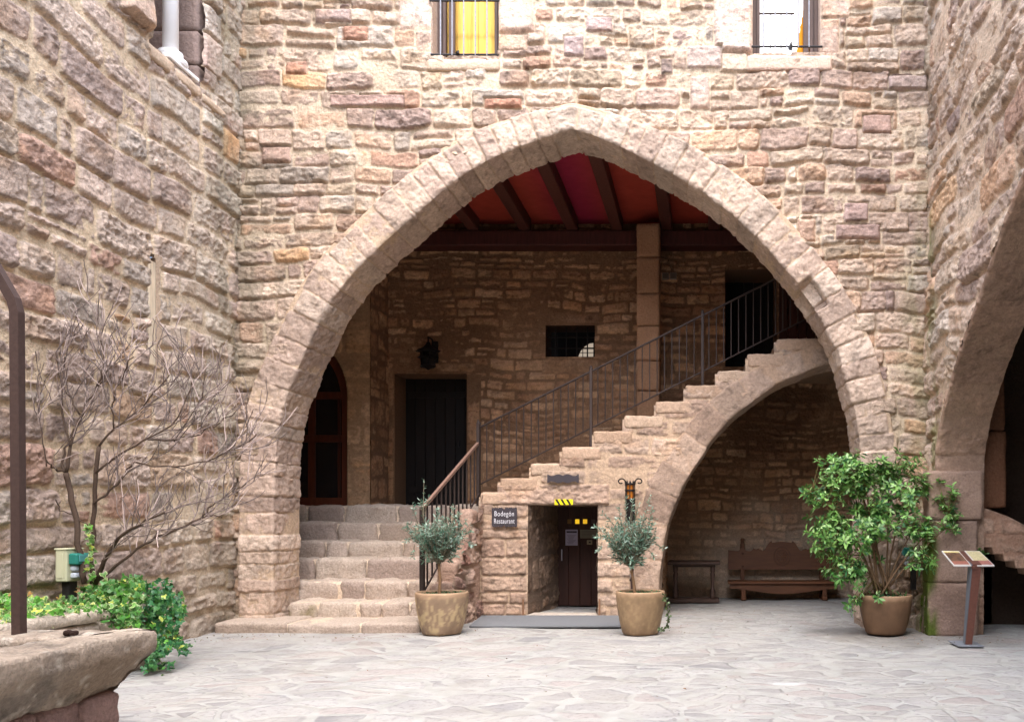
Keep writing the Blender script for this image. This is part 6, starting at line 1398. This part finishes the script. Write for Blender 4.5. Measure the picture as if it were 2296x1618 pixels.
# bare shrub rising out of the ivy
bt = thing('bare_shrub', 'leafless many-stemmed shrub with fine grey twigs, rising from the ivy by the left wall', 'shrub', P(200, 1310, 7.2))
b = MB(); tw = MB(); rr_ = random.Random(12); DKB = lin((84, 70, 60)); TWG = lin((138, 124, 118))
def bez(pts, n): 
    s__ = np.linspace(0, len(pts) - 1, n); P_ = np.array(pts, float); q = np.stack([np.interp(s__, np.arange(len(pts)), P_[:, k]) for k in range(3)], 1)
    for _ in range(3): q[1:-1] = (q[:-2] + 2 * q[1:-1] + q[2:]) / 4
    return q
def px3(pts, Y0_, Y1_): 
    n = len(pts); return [P(a, c, Y0_ + (Y1_ - Y0_) * i / (n - 1)) for i, (a, c) in enumerate(pts)]
limbs = [(px3([(190, 1308), (180, 1240), (165, 1150), (150, 1085), (148, 1060)], 7.2, 7.15), .030, .021), (px3([(206, 1308), (206, 1220), (211, 1130), (215, 1060), (222, 1000)], 7.25, 7.2), .024, .016), (px3([(214, 1308), (236, 1250), (272, 1196), (320, 1170), (390, 1140)], 7.2, 6.9), .026, .006), (px3([(222, 1300), (268, 1258), (312, 1228), (345, 1205), (405, 1185), (450, 1162)], 7.2, 7.3), .017, .009),
         (px3([(450, 1162), (480, 1130), (520, 1105), (556, 1078)], 7.3, 7.5), .009, .003), (px3([(450, 1162), (470, 1155), (498, 1160)], 7.3, 7.3), .006, .002),
         (px3([(148, 1060), (130, 1025), (95, 990), (50, 985), (-10, 960)], 7.15, 7.3), .014, .005), (px3([(148, 1060), (112, 1050), (60, 1045), (0, 1030)], 7.15, 7.0), .012, .004), (px3([(148, 1060), (158, 1000), (180, 930), (215, 870), (250, 820)], 7.15, 7.2), .018, .005), (px3([(158, 1000), (140, 940), (125, 880), (85, 840), (60, 800)], 7.15, 7.2), .011, .003),
         (px3([(180, 930), (150, 880), (130, 830), (110, 790)], 7.2, 7.1), .009, .003), (px3([(215, 870), (235, 830), (232, 780), (225, 745)], 7.2, 7.2), .009, .003), (px3([(222, 1000), (255, 960), (300, 930), (350, 880), (380, 840)], 7.2, 7.25), .012, .003), (px3([(215, 1060), (270, 1010), (330, 985), (380, 960), (420, 900), (430, 850)], 7.2, 7.3), .013, .003),
         (px3([(330, 985), (390, 990), (440, 975), (490, 950), (530, 920)], 7.25, 7.4), .009, .003), (px3([(300, 1035), (380, 1050), (450, 1040), (520, 1010), (575, 975)], 7.2, 7.3), .009, .003), (px3([(211, 1130), (260, 1090), (300, 1035)], 7.2, 7.2), .012, .009), (px3([(200, 1180), (160, 1150), (110, 1140), (60, 1120)], 7.2, 7.1), .007, .002), (px3([(60, 1045), (30, 1000), (10, 950), (-20, 900)], 7.0, 6.9), .006, .002), (px3([(255, 960), (250, 900), (270, 850), (300, 800)], 7.2, 7.1), .008, .002), (px3([(390, 990), (430, 930), (455, 880), (460, 830)], 7.3, 7.3), .006, .002)]
def grow(path, r0, depth):
    n = len(path); 
    cnt = int(np.linalg.norm(path[-1] - path[0]) / (.085 if depth == 0 else .10)) + 1
    for k in range(cnt):
        i = rr_.randint(max(1, n // 4), n - 1); p = path[i]; ax = path[i] - path[i - 1]; ax = ax / np.linalg.norm(ax)
        side = np.cross(ax, [rr_.gauss(0, 1), rr_.gauss(0, 1), rr_.gauss(0, 1)]); side /= np.linalg.norm(side); d = ax * .75 + side * .75 + np.array([0, 0, .40]); d[1] *= .55; d /= np.linalg.norm(d)
        L_ = rr_.uniform(.20, .42) * (.70 ** depth); q = [p]; 
        for j in range(6): d = d + np.array([rr_.gauss(0, .15), rr_.gauss(0, .10), rr_.gauss(.06, .13)]); d /= np.linalg.norm(d); q.append(q[-1] + d * L_ / 6)
        q = np.array(q)
        if q[:, 0].min() < -5.30 or q[:, 2].min() < .5: continue
        r1 = (.0052 if depth == 0 else .0038); tw.tube(q, np.linspace(r1, .0026, 7), TWG * (rr_.uniform(.5, 1.1) if rr_.random() < .7 else rr_.uniform(1.6, 2.4)), 4, cap=False)
        if depth < 1: grow(q, r1, depth + 1)
for (pts, r0, r1) in limbs:
    q = bez(pts, 14); q[1:-1] += np.array([[rr_.gauss(0, .006) for _ in range(3)] for _ in range(12)]); q[:, 0] = np.maximum(q[:, 0], -5.26)
    b.tube(q, np.linspace(r0 * .75, max(r1, .0045), 14), DKB * rr_.uniform(.85, 1.2), 7)
    if r1 < .012 or pts[0][2] > 1.9: grow(q, r1, 0)
b.build('trunk', M_BARK, bt, True); tw.build('twigs', M_BARK, bt, True)
# a weed hanging beside the right stair flank
rng = np.random.RandomState(9); n = 70; c0 = np.array(P(2200, 1243, 9.3)); p = c0 + rng.normal(size=(n, 3)) * np.array([.018, .012, .04])
o = leaves('wall_fern', p, rnd_dirs(rng, n) + [0, -.4, -.4], rnd_dirs(rng, n) + [0, -.6, 1], rng.uniform(.03, .06, n), .02, lin((60, 92, 34))[None] * rng.uniform(.6, 1.3, (n, 1)), M_LEAF, None, 'round'); tag(o, 'small green fern tuft behind the information stand panels', 'fern')

# leaf litter and dry twigs on the ground by the steps and pots: nobody could count it
rng = np.random.RandomState(99); lp = []
for (px, py, sx, sy, n) in ((700, 1428, 130, 6, 70), (470, 1428, 60, 10, 60), (1050, 1420, 30, 6, 14), (1500, 1415, 40, 6, 16), (2080, 1435, 50, 8, 40), (2230, 1440, 40, 6, 20), (1700, 1380, 160, 14, 26), (1300, 1480, 500, 50, 40)):
    for _ in range(n):
        a, c = px + rng.normal() * sx, py + rng.normal() * sy; Y = F * EYE / (max(c, 1360) - CY); lp.append((PX(a, Y), Y, .022))
lp = np.array(lp); n = len(lp)
o = leaves('leaf_litter', lp, rnd_dirs(rng, n) * np.array([1, 1, .15]), np.tile([0, 0, 1.], (n, 1)) + .3 * rng.normal(size=(n, 3)), rng.uniform(.012, .035, n), rng.uniform(.006, .014, n), lin((128, 98, 70))[None] * rng.uniform(.4, 1.3, (n, 1)), M_BARK, None, 'round')
o['kind'] = 'stuff'; o['label'] = 'scattered dry leaf litter on the paving by the steps and pots'; o['category'] = 'leaf litter'

for o in list(bpy.data.objects):
    if o.parent is None and o.get('category') and not o.get('kind'): o['kind'] = 'thing'
